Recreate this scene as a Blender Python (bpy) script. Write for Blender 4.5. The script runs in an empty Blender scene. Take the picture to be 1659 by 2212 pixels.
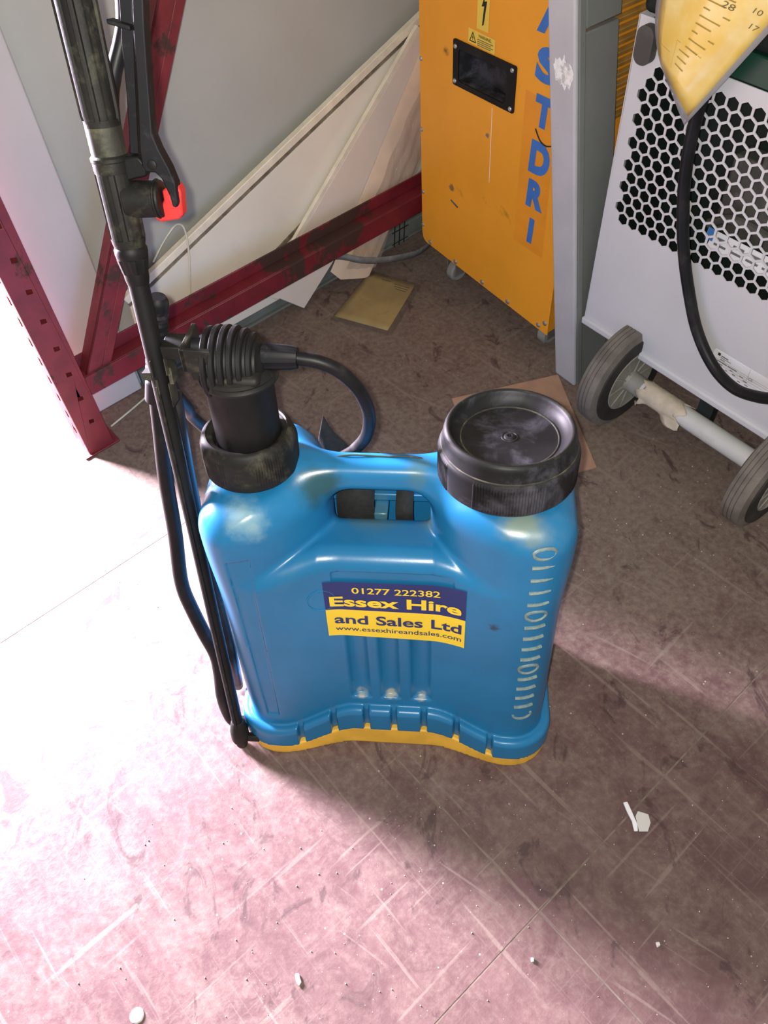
import bpy, bmesh, math, random
import numpy as np
from mathutils import Matrix, Vector
random.seed(7)
SC = bpy.context.scene
COL = SC.collection

# ------------------------------------------------------------------ camera
F_PX, CX, CY, CAM_H = 1736.0, 829.5, 1106.0, 1.2      # 1659 x 2212 frame
R = np.array([[0.9966371999, -0.0819407817, 0.0],
              [-0.0647106071, -0.7870683798, 0.6134622261],
              [-0.0502675743, -0.6113992753, -0.7897240639]])
cam_d = bpy.data.cameras.new('camera')
cam_d.sensor_fit = 'VERTICAL'; cam_d.sensor_height = 24.0
cam_d.lens = 24.0 * F_PX / 2212.0
cam_d.clip_start = 0.02
cam = bpy.data.objects.new('camera', cam_d); COL.objects.link(cam)
_r, _u, _b = R @ [1, 0, 0], R @ [0, -1, 0], R @ [0, 0, -1]
cam.matrix_world = Matrix(((_r[0], _u[0], _b[0], 0), (_r[1], _u[1], _b[1], 0), (_r[2], _u[2], _b[2], CAM_H), (0, 0, 0, 1)))
SC.camera = cam

# ------------------------------------------------------------------ light
SC.view_settings.view_transform = 'Standard'; SC.view_settings.look = 'None'
SC.view_settings.exposure = 0.0; SC.view_settings.gamma = 1.0; SC.view_settings.use_curve_mapping = False
w = bpy.data.worlds.new('world'); SC.world = w; w.use_nodes = True
w.node_tree.nodes['Background'].inputs[0].default_value = (0.95, 0.93, 0.88, 1)
w.node_tree.nodes['Background'].inputs[1].default_value = 0.40

def aim(o, target):
    d = Vector(target) - o.location
    o.rotation_euler = d.to_track_quat('-Z', 'Y').to_euler()

# daylight from the doorway on the left, behind the rack post
ld = bpy.data.lights.new('doorway_daylight', 'AREA'); ld.shape = 'RECTANGLE'
ld.size = 0.60; ld.size_y = 1.1; ld.energy = 1500; ld.color = (0.94, 0.81, 1.0)
lo = bpy.data.objects.new('doorway_daylight', ld); COL.objects.link(lo)
lo.location = (-2.20, 2.22, 0.95); aim(lo, (-0.6, 0.8, 0.0))
# phone flash beside the lens
fd = bpy.data.lights.new('phone_flash', 'POINT'); fd.energy = 45; fd.shadow_soft_size = 0.006; fd.color = (1.0, 0.96, 0.87)
fo = bpy.data.objects.new('phone_flash', fd); COL.objects.link(fo)
fo.location = (-0.016, 0.006, CAM_H + 0.006)

# ------------------------------------------------------------------ measuring helpers
CAMP = np.array([0, 0, CAM_H])
def ray(px, py): return R @ np.array([px - CX, py - CY, F_PX])
def on_plane(px, py, p0, n):
    v = ray(px, py); n = np.asarray(n, float)
    return CAMP + v * ((np.asarray(p0, float) - CAMP).dot(n) / v.dot(n))
def on_floor(px, py, z=0.0): return on_plane(px, py, (0, 0, z), (0, 0, 1))
def at_depth(px, py, d): return CAMP + ray(px, py) * (d / F_PX)

# ------------------------------------------------------------------ materials
def lin(h):
    h = h.lstrip('#'); v = [int(h[i:i + 2], 16) / 255 for i in (0, 2, 4)]
    return tuple(((x + .055) / 1.055) ** 2.4 if x > .04045 else x / 12.92 for x in v)

class NT:
    def __init__(s, name):
        s.m = bpy.data.materials.new(name); s.m.use_nodes = True
        s.t = s.m.node_tree; s.b = s.t.nodes['Principled BSDF']; s.L = s.t.links
        s.tc = s.t.nodes.new('ShaderNodeTexCoord')
    def put(s, sock, v):
        if isinstance(v, bpy.types.NodeSocket): s.L.new(v, sock)
        elif v is not None:
            if sock.type == 'RGBA' and not hasattr(v, '__len__'): v = (v, v, v, 1)
            elif sock.type == 'RGBA' and len(v) == 3: v = (*v, 1)
            sock.default_value = v
    def obj(s): return s.tc.outputs['Object']
    def world(s):
        return s.t.nodes.new('ShaderNodeNewGeometry').outputs['Position']
    def math(s, op, a, b=None, c=None, clamp=False):
        n = s.t.nodes.new('ShaderNodeMath'); n.operation = op; n.use_clamp = clamp
        s.put(n.inputs[0], a); s.put(n.inputs[1], b)
        if c is not None: s.put(n.inputs[2], c)
        return n.outputs[0]
    def noise(s, vec, scale, detail=4, rough=.55, dist=0.0):
        n = s.t.nodes.new('ShaderNodeTexNoise'); s.put(n.inputs['Vector'], vec)
        n.inputs['Scale'].default_value = scale; n.inputs['Detail'].default_value = detail
        n.inputs['Roughness'].default_value = rough; n.inputs['Distortion'].default_value = dist
        return n.outputs[0]
    def voro(s, vec, scale, feature='F1', rnd=1.0):
        n = s.t.nodes.new('ShaderNodeTexVoronoi'); n.feature = feature; s.put(n.inputs['Vector'], vec)
        n.inputs['Scale'].default_value = scale
        n.inputs['Randomness'].default_value = rnd
        return n.outputs['Distance']
    def ramp(s, v, a, b, lo=0.0, hi=1.0):
        n = s.t.nodes.new('ShaderNodeMapRange'); n.interpolation_type = 'SMOOTHSTEP'
        s.put(n.inputs[0], v)
        for i, x in zip((1, 2, 3, 4), (a, b, lo, hi)): n.inputs[i].default_value = x
        return n.outputs[0]
    def mix(s, f, a, b, mode='MIX'):
        n = s.t.nodes.new('ShaderNodeMix'); n.data_type = 'RGBA'; n.blend_type = mode
        s.put(n.inputs[0], f); s.put(n.inputs[6], a); s.put(n.inputs[7], b)
        return n.outputs[2]
    def mapping(s, vec, loc=(0, 0, 0), rot=(0, 0, 0), sc=(1, 1, 1)):
        n = s.t.nodes.new('ShaderNodeMapping'); s.put(n.inputs[0], vec)
        n.inputs[1].default_value = loc; n.inputs[2].default_value = rot; n.inputs[3].default_value = sc
        return n.outputs[0]
    def sep(s, vec):
        n = s.t.nodes.new('ShaderNodeSeparateXYZ'); s.put(n.inputs[0], vec); return n.outputs
    def dist(s, vec, c):
        n = s.t.nodes.new('ShaderNodeVectorMath'); n.operation = 'DISTANCE'; s.put(n.inputs[0], vec)
        n.inputs[1].default_value = c; return n.outputs['Value']
    def bump(s, h, strength=.3, d=.002):
        n = s.t.nodes.new('ShaderNodeBump'); n.inputs['Strength'].default_value = strength
        n.inputs['Distance'].default_value = d; s.put(n.inputs['Height'], h)
        s.L.new(n.outputs[0], s.b.inputs['Normal'])
    def out(s, color=None, rough=None, metal=None, spec=None):
        if color is not None: s.put(s.b.inputs['Base Color'], color)
        if rough is not None: s.put(s.b.inputs['Roughness'], rough)
        if metal is not None: s.put(s.b.inputs['Metallic'], metal)
        if spec is not None: s.put(s.b.inputs['Specular IOR Level'], spec)
        return s.m

def pmat(name, base, rough=.5, metal=0.0, var=.12, scale=18, dirt=None, dscale=9, damt=(.52, .7), dmax=.8,
         bump=0.0, bscale=120, spots=(), spec=.5):
    n = NT(name); v = n.obj()
    base = lin(base) if isinstance(base, str) else base
    a = tuple(min(1, x * (1 - var)) for x in base); b = tuple(min(1, x * (1 + var)) for x in base)
    c = n.mix(n.ramp(n.noise(v, scale, 5), .3, .7), a, b)
    r = n.math('ADD', n.math('MULTIPLY', n.noise(v, scale * 2.3, 3), .16), rough - .08)
    if dirt:
        f = n.ramp(n.noise(v, dscale, 8, .68, .4), damt[0], damt[1], 0, dmax)
        c = n.mix(f, c, lin(dirt)); r = n.math('ADD', r, n.math('MULTIPLY', f, .3), clamp=True)
    for (p, rad, colr, soft) in spots:
        d = n.math('ADD', n.dist(v, p), n.math('MULTIPLY', n.math('SUBTRACT', n.noise(v, 1.2 / rad, 4), .5), rad * 1.3))
        c = n.mix(n.ramp(d, rad, rad * (1 - soft), 0, .85), c, lin(colr))
    if bump: n.bump(n.noise(v, bscale, 4), bump, .001)
    return n.out(c, r, metal, spec)

M = {}
def floor_mat(name, base_only=False):
    n = NT(name); p = n.world()
    rot = n.mapping(p, rot=(0, 0, math.radians(52.36)))
    big = n.noise(p, 3.2, 6, .62, .5); mid = n.noise(p, 14, 8, .68, .8); fine = n.noise(p, 90, 5, .7)
    streak = n.noise(n.mapping(rot, sc=(3.0, 24, 1)), 2.2, 7, .66, .5)
    y = n.sep(p)[1]
    dusty = n.ramp(y, .15, 1.0, -.13, .10)
    s = n.math('ADD', n.math('ADD', n.math('MULTIPLY', big, .40), n.math('MULTIPLY', mid, .36)), n.math('MULTIPLY', streak, .34))
    s = n.math('ADD', n.math('ADD', s, dusty), n.math('MULTIPLY', n.math('SUBTRACT', fine, .5), .42))
    d = n.ramp(s, .34, .76, .14, .90)
    maroon = n.mix(n.ramp(mid, .35, .65), (.085, .036, .040), (.130, .068, .068))
    dust = n.mix(n.ramp(fine, .3, .7), (.165, .126, .098), (.235, .184, .148))
    c = n.mix(d, maroon, dust)
    # stud pattern of the sheet: square grid of scored lines with a ring in each cell
    g = n.sep(n.mapping(rot, sc=(32, 32, 1)))
    fx = n.math('ABSOLUTE', n.math('SUBTRACT', n.math('FRACT', g[0]), .5)); fy = n.math('ABSOLUTE', n.math('SUBTRACT', n.math('FRACT', g[1]), .5))
    line = n.ramp(n.math('MAXIMUM', fx, fy), .465, .497)
    rr = n.math('SQRT', n.math('ADD', n.math('MULTIPLY', fx, fx), n.math('MULTIPLY', fy, fy)))
    ring = n.ramp(n.math('ABSOLUTE', n.math('SUBTRACT', rr, .30)), .07, .02)
    pm = n.math('MULTIPLY', n.ramp(n.noise(p, 5, 5, .6), .42, .62), n.ramp(y, .75, .25))
    c = n.mix(n.math('MULTIPLY', pm, n.math('MULTIPLY', line, .30)), c, (.20, .15, .135))
    c = n.mix(n.math('MULTIPLY', pm, n.math('MULTIPLY', ring, .08)), c, (.20, .15, .135))
    # long scratches
    for (ang, sx, sc, th) in ((37.6, 46, 1.5, .635), (-52.4, 60, 1.3, .625), (-38, 50, 1.2, .66)):
        q = n.mapping(n.mapping(p, rot=(0, 0, math.radians(-ang))), sc=(2.2, sx, 1))
        c = n.mix(n.ramp(n.noise(q, sc, 3, .5, .2), th, th + .06, 0, .40), c, (.26, .205, .17))
    # dark scuffs and white crumbs
    q = n.mapping(p, rot=(0, 0, math.radians(20)), sc=(1.5, 1, 1))
    c = n.mix(n.ramp(n.noise(q, 9, 6, .68, 1.4), .565, .66, 0, .72), c, (.050, .026, .026))
    c = n.mix(n.ramp(n.voro(p, 34), .055, .035, 0, .6), c, (.55, .48, .44))
    c = n.mix(n.ramp(n.voro(n.mapping(p, loc=(.3, .7, 0)), 90), .07, .04, 0, .55), c, (.45, .40, .36))
    n.bump(n.math('ADD', n.math('ADD', n.math('MULTIPLY', mid, .6), n.math('MULTIPLY', fine, .5)), n.math('MULTIPLY', n.math('MULTIPLY', ring, pm), .10)), .35, .002)
    r = n.ramp(d, 0, 1, .52, .85)
    return n.out(c, r, 0, .35)

M['floor'] = floor_mat('floor_dusty_maroon')
M['joint'] = pmat('joint_dust', (.17, .13, .105), .9, var=.25, scale=60)
M['blue'] = pmat('blue_polyethylene', (.014, .165, .36), .30, var=.10, scale=7, dirt='#5d7f8a', dscale=6, damt=(.56, .82), dmax=.42, spec=.45,
    bump=.05, bscale=260,
    spots=[((.114, .0, .387), .0075, '#1c2a2c', .5), ((.127, .0, .306), .011, '#2b2018', .6), ((-.088, .075, .475), .040, '#2c4c48', .8),
           ((-.02, .115, .392), .05, '#4f6f6c', .9), ((.05, .11, .40), .035, '#5c7468', .9), ((.155, .02, .478), .04, '#7c8a78', .9),
           ((-.17, .02, .468), .035, '#8fb0b8', .9), ((.03, .09, .485), .03, '#4d7480', .9),
           ((-.051, .026, .110), .011, '#b2b09a', .7), ((-.008, .030, .110), .011, '#b2b09a', .7), ((.036, .028, .110), .011, '#b9b7a4', .7)])
M['yellowbase'] = pmat('yellow_plastic', (.82, .46, .055), .5, dirt='#a07a3a', damt=(.5, .8), dmax=.5)
M['black'] = pmat('black_plastic', (.008, .008, .008), .54, var=.3, dirt='#5a564a', dscale=16, damt=(.54, .82), dmax=.20, bump=.12, bscale=400, spec=.28)
M['blackdirty'] = pmat('black_plastic_dusty', (.013, .0125, .011), .58, var=.3, dirt='#7d7a62', dscale=26, damt=(.50, .80), dmax=.40, bump=.15, bscale=300, spec=.28)
M['capdish'] = pmat('black_cap_plastic', (.010, .010, .011), .50, var=.3, dirt='#8a8a98', dscale=17, damt=(.46, .72), dmax=.22, bump=.08, bscale=200, spec=.28)
M['olive'] = pmat('dusty_olive_black', (.032, .031, .024), .6, var=.3, scale=40, dirt='#8d8968', dscale=30, damt=(.45, .75), dmax=.45)
M['hose'] = pmat('black_rubber_hose', (.008, .008, .009), .45, var=.3, dirt='#4a4640', dscale=18, dmax=.3, spec=.28)
M['bluegrey'] = pmat('dark_blue_grey_rubber', (.007, .0072, .0095), .55, var=.25, dirt='#6a6870', dscale=30, dmax=.18, spec=.28)
M['redlatch'] = pmat('red_latch_plastic', (.72, .035, .035), .45, var=.1, dirt='#e07a70', dscale=40, dmax=.4)
M['rust'] = pmat('red_oxide_paint', (.185, .022, .027), .5, var=.18, dirt='#3d2a22', dscale=8, damt=(.57, .63), dmax=.9, bump=.1, bscale=60)
M['rustbeam'] = pmat('worn_red_paint', (.165, .014, .022), .5, var=.18, dirt='#3a281f', dscale=7, damt=(.51, .56), dmax=.92, bump=.1, bscale=60)
M['rustdark'] = pmat('inner_dark', (.018, .012, .012), .9)
M['panel'] = pmat('grey_white_sheet', (.47, .47, .43), .55, var=.05, scale=4, dirt='#8d8a80', dscale=3, damt=(.55, .85), dmax=.35)
M['panelwhite'] = pmat('white_sheet', (.56, .54, .54), .5, var=.05, scale=4, dirt='#a09a98', dscale=5, damt=(.58, .85), dmax=.4)
M['board'] = pmat('white_melamine', (.86, .80, .68), .45, var=.04, scale=5, dirt='#b0a68e', dscale=4, damt=(.55, .9), dmax=.4)
M['boardpink'] = pmat('offwhite_melamine', (.80, .70, .61), .5, var=.04, scale=5)
M['boardedge'] = pmat('board_edge', (.86, .78, .62), .55, var=.08, scale=40)
M['grime'] = pmat('brown_grime', (.20, .165, .12), .9, var=.35, scale=40, dirt='#b9ad95', dscale=60, dmax=.5)
M['timber'] = pmat('pale_timber', (.74, .57, .42), .6, var=.10, scale=12)
M['skirt'] = pmat('grey_green_skirting', (.17, .18, .16), .6, var=.2, scale=12, dirt='#5f564a', dscale=10, dmax=.7)
M['strap'] = pmat('grey_strap', (.20, .20, .19), .5, var=.2, scale=60, dirt='#b0b0ae', dscale=70, damt=(.6, .7), dmax=.6)
M['wire'] = pmat('black_wire', (.02, .02, .02), .4, metal=.3)
M['cord'] = pmat('white_cord', (.66, .64, .50), .6)
M['orange'] = pmat('orange_powder_coat', (.90, .36, .022), .42, var=.05, scale=5, dirt='#a8701e', dscale=10, damt=(.62, .72), dmax=.7, bump=.04, bscale=300,
    spots=[((.078, 0, .535), .010, '#4d3a20', .95), ((.20, 0, .42), .006, '#5c6066', .6), ((.10, 0, .27), .010, '#6c5c48', .6)])
M['bluevinyl'] = pmat('blue_vinyl_letter', (.045, .17, .52), .45, var=.08, scale=30, dirt='#c98a35', dscale=60, damt=(.66, .72), dmax=.8)
M['orangevinyl'] = pmat('orange_backing_film', (.84, .31, .022), .3, var=.05)
M['stickyellow'] = pmat('yellow_label', (.86, .60, .08), .4, var=.05)
M['ink'] = pmat('black_ink', (.015, .014, .012), .6)
M['inkgrey'] = pmat('grey_ink', (.16, .13, .06), .7)
M['tagprint'] = pmat('faded_brown_print', (.40, .27, .05), .7)
M['inklabel'] = pmat('label_print', (.14, .14, .15), .7)
M['screw'] = pmat('zinc_screw', (.55, .54, .52), .35, metal=.8, dirt='#4a4038', dscale=300, dmax=.8)
M['grey'] = pmat('light_grey_paint', (.49, .48, .50), .5, var=.06, scale=10, dirt='#6d6a66', dscale=16, damt=(.62, .72), dmax=.6)
M['greydark'] = pmat('grey_green_paint', (.20, .21, .20), .55, var=.06, scale=6)
M['smear'] = pmat('white_paint_smear', (.85, .84, .82), .6, var=.1, scale=90, dirt='#b5b2b0', dscale=60, damt=(.5, .6), dmax=.8)
M['dehum'] = pmat('pale_grey_steel', (.61, .60, .63), .45, var=.03, scale=5, dirt='#8e8c90', dscale=7, damt=(.68, .8), dmax=.4)
M['green'] = pmat('dark_green_panel', (.006, .045, .026), .4, var=.15, scale=6)
M['greenblack'] = pmat('green_black_inside', (.004, .010, .007), .7, var=.3)
M['inside'] = pmat('inner_grey_parts', (.085, .080, .072), .6, var=.3, scale=20, dirt='#79736a', dscale=24, damt=(.58, .72), dmax=.6)
M['white'] = pmat('white_label_stock', (.82, .80, .85), .4, var=.03)
M['bluedot'] = pmat('blue_print', (.05, .20, .55), .5)
M['tyre'] = pmat('grey_tyre_rubber', (.150, .132, .115), .8, var=.25, scale=20, dirt='#8a8278', dscale=20, damt=(.5, .75), dmax=.5, bump=.2, bscale=150)
M['tyreside'] = pmat('dark_tyre_side', (.022, .020, .019), .75, var=.3, scale=20, dirt='#4a463f', dscale=20, dmax=.5)
M['hub'] = pmat('dusty_hub', (.27, .26, .23), .6, var=.15, scale=25, dirt='#8f8c7c', dscale=22, dmax=.5)
M['axle'] = pmat('white_axle_tube', (.58, .57, .56), .5, var=.05, dirt='#a39b8a', dscale=14, dmax=.4)
M['tape'] = pmat('torn_beige_tape', (.55, .47, .37), .55, var=.12, scale=50)
M['cardboard'] = pmat('brown_board', (.40, .235, .155), .8, var=.12, scale=20, dirt='#8b5e48', dscale=12, dmax=.5)
M['louvre'] = pmat('yellow_ochre_plastic', (.32, .17, .03), .6, var=.2, scale=30)
M['grit'] = pmat('pale_grit', (.62, .57, .53), .8, var=.3, scale=200)
M['level'] = pmat('dusty_blue_ridge', (.20, .26, .25), .6, var=.2, scale=200)
M['webbing'] = pmat('black_webbing', (.016, .016, .015), .85, var=.3, scale=150, bump=.6, bscale=700)
M['navy'] = pmat('navy_print', (.013, .030, .145), .4, var=.05)
M['stky'] = pmat('sticker_yellow', (.90, .64, .035), .4, var=.04)

def tagmat():
    n = NT('yellow_card'); v = n.obj()
    c = n.mix(n.ramp(n.noise(v, 14, 4), .35, .65), (.86, .57, .10), (.95, .74, .30))
    n.b.inputs['Coat Weight'].default_value = .8; n.b.inputs['Coat Roughness'].default_value = .12
    return n.out(c, .5)
M['tag'] = tagmat()
def papermat():
    n = NT('dirty_yellow_card'); v = n.obj()
    c = n.mix(n.ramp(n.noise(v, 9, 6, .6), .35, .65), (.60, .43, .15), (.82, .62, .22))
    c = n.mix(n.ramp(n.noise(v, 22, 6, .7, 1.0), .58, .70, 0, .8), c, (.17, .10, .05))
    return n.out(c, .5)
M['paper'] = papermat()
def clear(name, col, alpha, rough=.15):
    n = NT(name); n.out(col, rough); n.b.inputs['Alpha'].default_value = alpha
    return n.m
M['sleeve'] = clear('clear_plastic_sleeve', (.50, .48, .50), .55)
M['sleevefloor'] = clear('dusty_plastic_sleeve', (.20, .16, .13), .22, .3)
M['film'] = clear('torn_white_film', (.80, .78, .76), .62, .4)
def wrapmat():
    n = NT('clear_wrap'); v = n.obj()
    n.out((.62, .52, .44), .12); n.b.inputs['Alpha'].default_value = .38
    n.bump(n.noise(n.mapping(v, sc=(1, 1, .35)), 60, 4, .6, 1.5), .9, .006); return n.m
M['wrap'] = wrapmat()

# ------------------------------------------------------------------ mesh helpers
def mk(name, vf, mat, parent=None, smooth=True, bevel=0, seg=2, angle=35, label=None, solid=0):
    V, F = vf
    me = bpy.data.meshes.new(name)
    me.from_pydata([tuple(float(c) for c in v) for v in V], [], [tuple(int(i) for i in f) for f in F])
    me.validate(); me.update()
    return link(name, me, mat, parent, smooth, bevel, seg, angle, label, solid)
def link(name, me, mat, parent=None, smooth=True, bevel=0, seg=2, angle=35, label=None, solid=0):
    if isinstance(mat, (list, tuple)):
        for m in mat: me.materials.append(m)
    elif not me.materials: me.materials.append(mat)
    if smooth:
        me.polygons.foreach_set('use_smooth', [True] * len(me.polygons))
        if angle < 180: me.set_sharp_from_angle(angle=math.radians(angle))
    o = bpy.data.objects.new(name, me); COL.objects.link(o)
    if parent is not None: o.parent = parent
    if solid:
        s = o.modifiers.new('thickness', 'SOLIDIFY'); s.thickness = solid; s.offset = 0
    if bevel:
        b = o.modifiers.new('bevel', 'BEVEL'); b.width = bevel; b.segments = seg; b.limit_method = 'ANGLE'; b.angle_limit = math.radians(40)
        b.harden_normals = False
    if label: o['label'] = label
    return o
def thing(name, label, cat, mat4=None, group=None, loc=None, rotz=0):
    o = bpy.data.objects.new(name, None); COL.objects.link(o); o.empty_display_size = .05
    if mat4 is not None: o.matrix_world = mat4
    if loc is not None: o.location = loc; o.rotation_euler = (0, 0, rotz)
    o['label'] = label; o['category'] = cat
    if group: o['group'] = group
    return o
def tag(o, label, cat, group=None):
    o['label'] = label; o['category'] = cat
    if group: o['group'] = group
    return o
def join(parts):
    V, F = [], []
    for v, f in parts:
        k = len(V); V += [tuple(x) for x in v]; F += [tuple(i + k for i in q) for q in f]
    return V, F
def box(x0, x1, y0, y1, z0, z1):
    V = [(x, y, z) for x in (x0, x1) for y in (y0, y1) for z in (z0, z1)]
    F = [(0, 1, 3, 2), (4, 6, 7, 5), (0, 4, 5, 1), (2, 3, 7, 6), (0, 2, 6, 4), (1, 5, 7, 3)]
    return V, F
def obox(p0, ax, ay, az):
    """box from corner p0 along three edge vectors"""
    p0, ax, ay, az = (np.asarray(a, float) for a in (p0, ax, ay, az))
    V = [p0 + ax * i + ay * j + az * k for i in (0, 1) for j in (0, 1) for k in (0, 1)]
    F = [(0, 1, 3, 2), (4, 6, 7, 5), (0, 4, 5, 1), (2, 3, 7, 6), (0, 2, 6, 4), (1, 5, 7, 3)]
    if np.dot(np.cross(ax, ay), az) < 0: F = [f[::-1] for f in F]
    return V, F
def tube(pts, r, n=12, cap=True, prof=None):
    P = [np.asarray(p, float) for p in pts]; m = len(P)
    rs = r if hasattr(r, '__len__') else [r] * m
    T = []
    for i in range(m):
        t = P[min(i + 1, m - 1)] - P[max(i - 1, 0)]; T.append(t / (np.linalg.norm(t) + 1e-12))
    up = np.array([0, 0, 1.]) if abs(T[0][2]) < .9 else np.array([1., 0, 0])
    u = np.cross(up, T[0]); u /= np.linalg.norm(u)
    V, F = [], []
    for i in range(m):
        u = u - T[i] * u.dot(T[i]); u /= np.linalg.norm(u); v = np.cross(T[i], u)
        for k in range(n):
            a = 2 * math.pi * k / n; q = prof(a) if prof else 1
            V.append(P[i] + (u * math.cos(a) + v * math.sin(a)) * rs[i] * q)
    for i in range(m - 1):
        for k in range(n):
            a, b = i * n + k, i * n + (k + 1) % n
            F.append((a, b, b + n, a + n))
    if cap:
        F.append(tuple(range(n))[::-1]); F.append(tuple((m - 1) * n + k for k in range(n)))
    return V, F
def spline(pts, k=8):
    P = [np.asarray(p, float) for p in pts]; P = [2 * P[0] - P[1]] + P + [2 * P[-1] - P[-2]]; o = []
    for i in range(1, len(P) - 2):
        a, b, c, d = P[i - 1:i + 3]
        for j in range(k):
            t = j / k
            o.append(.5 * (2 * b + (c - a) * t + (2 * a - 5 * b + 4 * c - d) * t * t + (3 * b - a - 3 * c + d) * t ** 3))
    o.append(P[-2]); return o
def lathe(prof, n=48, c=(0, 0, 0), axis='z', mod=None, cap=True):
    V, F = [], []; m = len(prof)
    for (r, z) in prof:
        for k in range(n):
            a = 2 * math.pi * k / n; q = r + (mod(a, r, z) if mod else 0)
            x, y = q * math.cos(a), q * math.sin(a)
            p = (x, y, z) if axis == 'z' else ((z, x, y) if axis == 'x' else (y, z, x))
            V.append((p[0] + c[0], p[1] + c[1], p[2] + c[2]))
    for i in range(m - 1):
        for k in range(n):
            a, b = i * n + k, i * n + (k + 1) % n
            F.append((a, b, b + n, a + n))
    if prof[0] == prof[-1]: cap = False
    if cap and prof[0][0] > 1e-6: F.append(tuple(range(n))[::-1])
    if cap and prof[-1][0] > 1e-6: F.append(tuple((m - 1) * n + k for k in range(n)))
    return V, F
def prism(poly, h0, h1, fn):
    """polygon (a,b) extruded from h0 to h1; fn(a,b,h)->xyz"""
    n = len(poly)
    area = sum(poly[i][0] * poly[(i + 1) % n][1] - poly[(i + 1) % n][0] * poly[i][1] for i in range(n))
    if area < 0: poly = poly[::-1]
    V = [fn(a, b, h0) for a, b in poly] + [fn(a, b, h1) for a, b in poly]
    F = [tuple(range(n))[::-1], tuple(range(n, 2 * n))] + [(i, (i + 1) % n, (i + 1) % n + n, i + n) for i in range(n)]
    bm = bmesh.new(); vs = [bm.verts.new(tuple(map(float, v))) for v in V]
    for f in F: bm.faces.new([vs[i] for i in f])
    bmesh.ops.recalc_face_normals(bm, faces=bm.faces)
    bmesh.ops.triangulate(bm, faces=[f for f in bm.faces if len(f.verts) > 4])
    bm.verts.index_update()
    out = ([tuple(v.co) for v in bm.verts], [tuple(v.index for v in f.verts) for f in bm.faces]); bm.free()
    return out
def grid(fn, nu, nv):
    V = [fn(i / nu, j / nv) for j in range(nv + 1) for i in range(nu + 1)]
    F = [(j * (nu + 1) + i, j * (nu + 1) + i + 1, (j + 1) * (nu + 1) + i + 1, (j + 1) * (nu + 1) + i) for j in range(nv) for i in range(nu)]
    return V, F
def sheet_with_holes(outer, holes, fn, t):
    """flat sheet (a,b plane) of thickness t with cut holes"""
    bm = bmesh.new(); edges = []
    for loop in [outer] + holes:
        vs = [bm.verts.new((a, b, 0)) for a, b in loop]
        for i in range(len(vs)): edges.append(bm.edges.new((vs[i], vs[(i + 1) % len(vs)])))
    bmesh.ops.triangle_fill(bm, use_beauty=False, use_dissolve=False, edges=edges)
    r = bmesh.ops.extrude_face_region(bm, geom=list(bm.faces))
    for v in [g for g in r['geom'] if isinstance(g, bmesh.types.BMVert)]: v.co.z += t
    bmesh.ops.recalc_face_normals(bm, faces=bm.faces); bm.verts.index_update()
    out = ([fn(*v.co) for v in bm.verts], [tuple(v.index for v in f.verts) for f in bm.faces]); bm.free()
    return out
def text_mesh(s, size, fn, wide=1.0, bold=0.0, align='LEFT', shear=0.0, width=None):
    """lettering as flat print; fn(a,b)->xyz, a to the right, b up; width fits the line"""
    cu = bpy.data.curves.new('t', 'FONT'); cu.body = s; cu.size = size; cu.offset = bold * size; cu.align_x = align; cu.shear = shear
    cu.resolution_u = 4; cu.fill_mode = 'FRONT'
    o = bpy.data.objects.new('t', cu); COL.objects.link(o)
    bpy.context.view_layer.update()
    me = bpy.data.meshes.new_from_object(o.evaluated_get(bpy.context.evaluated_depsgraph_get()))
    bpy.data.objects.remove(o); bpy.data.curves.remove(cu)
    V = [(v.co.x * wide, v.co.y) for v in me.vertices]
    if width and V:
        x0, x1 = min(v[0] for v in V), max(v[0] for v in V)
        V = [((v[0] - x0) * width / (x1 - x0), v[1]) for v in V]
    F = [tuple(p.vertices) for p in me.polygons]; bpy.data.meshes.remove(me)
    return [fn(a, b) for a, b in V], F

# ================================================================== floor
floor = mk('floor', box(-2.6, 2.6, -1.0, 4.2, -.06, -.0004), M['joint'], smooth=False); floor['kind'] = 'structure'
TS, GAP = 0.90, 0.0026
ang = math.radians(-52.36); tu = np.array([math.cos(ang), math.sin(ang)]); tv = np.array([-tu[1], tu[0]])
t0 = np.array([0.1645, 0.2275])                                     # a joint crossing in front of the tank, to its right
tile_me = None
for i in range(-5, 5):
    for j in range(-5, 5):
        c = t0 + tu * (i + .5) * TS + tv * (j + .5) * TS
        if not (-2.4 < c[0] < 2.4 and -.9 < c[1] < 3.9): continue
        if tile_me is None:
            h = TS / 2 - GAP / 2
            o = mk('floor_tile', box(-h, h, -h, h, -.006, 0), M['floor'], floor, smooth=False, bevel=.0006, seg=1); tile_me = o.data
        else:
            o = bpy.data.objects.new('floor_tile', tile_me); COL.objects.link(o); o.parent = floor
        o.location = (c[0], c[1], 0); o.rotation_euler = (0, 0, ang)

# ================================================================== back wall, skirting, panels (rack frame axes)
PR = np.array([-0.546, 1.173, 0.0]); D = np.array([0.7901, 0.6130, 0.0]); NRM = np.array([0.6130, -0.7901, 0.0])
RA = math.atan2(D[1], D[0])
def rk(px, py, off):                      # pixel -> (along, back, up) of the rack at distance off behind its face
    q = on_plane(px, py, PR - NRM * off, NRM) - PR
    return (float(q @ D), float(-(q @ NRM)), float(q[2]))
def rack_local(name, label=None, cat=None, kind=None):
    o = bpy.data.objects.new(name, None); COL.objects.link(o); o.location = PR; o.rotation_euler = (0, 0, RA)
    if label: o['label'] = label
    if cat: o['category'] = cat
    if kind: o['kind'] = kind
    return o
def place(o): o.location = PR; o.rotation_euler = (0, 0, RA); return o

wall = place(mk('wall_back', box(.02, 2.6, .118, .17, 0, 2.4), M['panel'], smooth=False)); wall['kind'] = 'structure'
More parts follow.
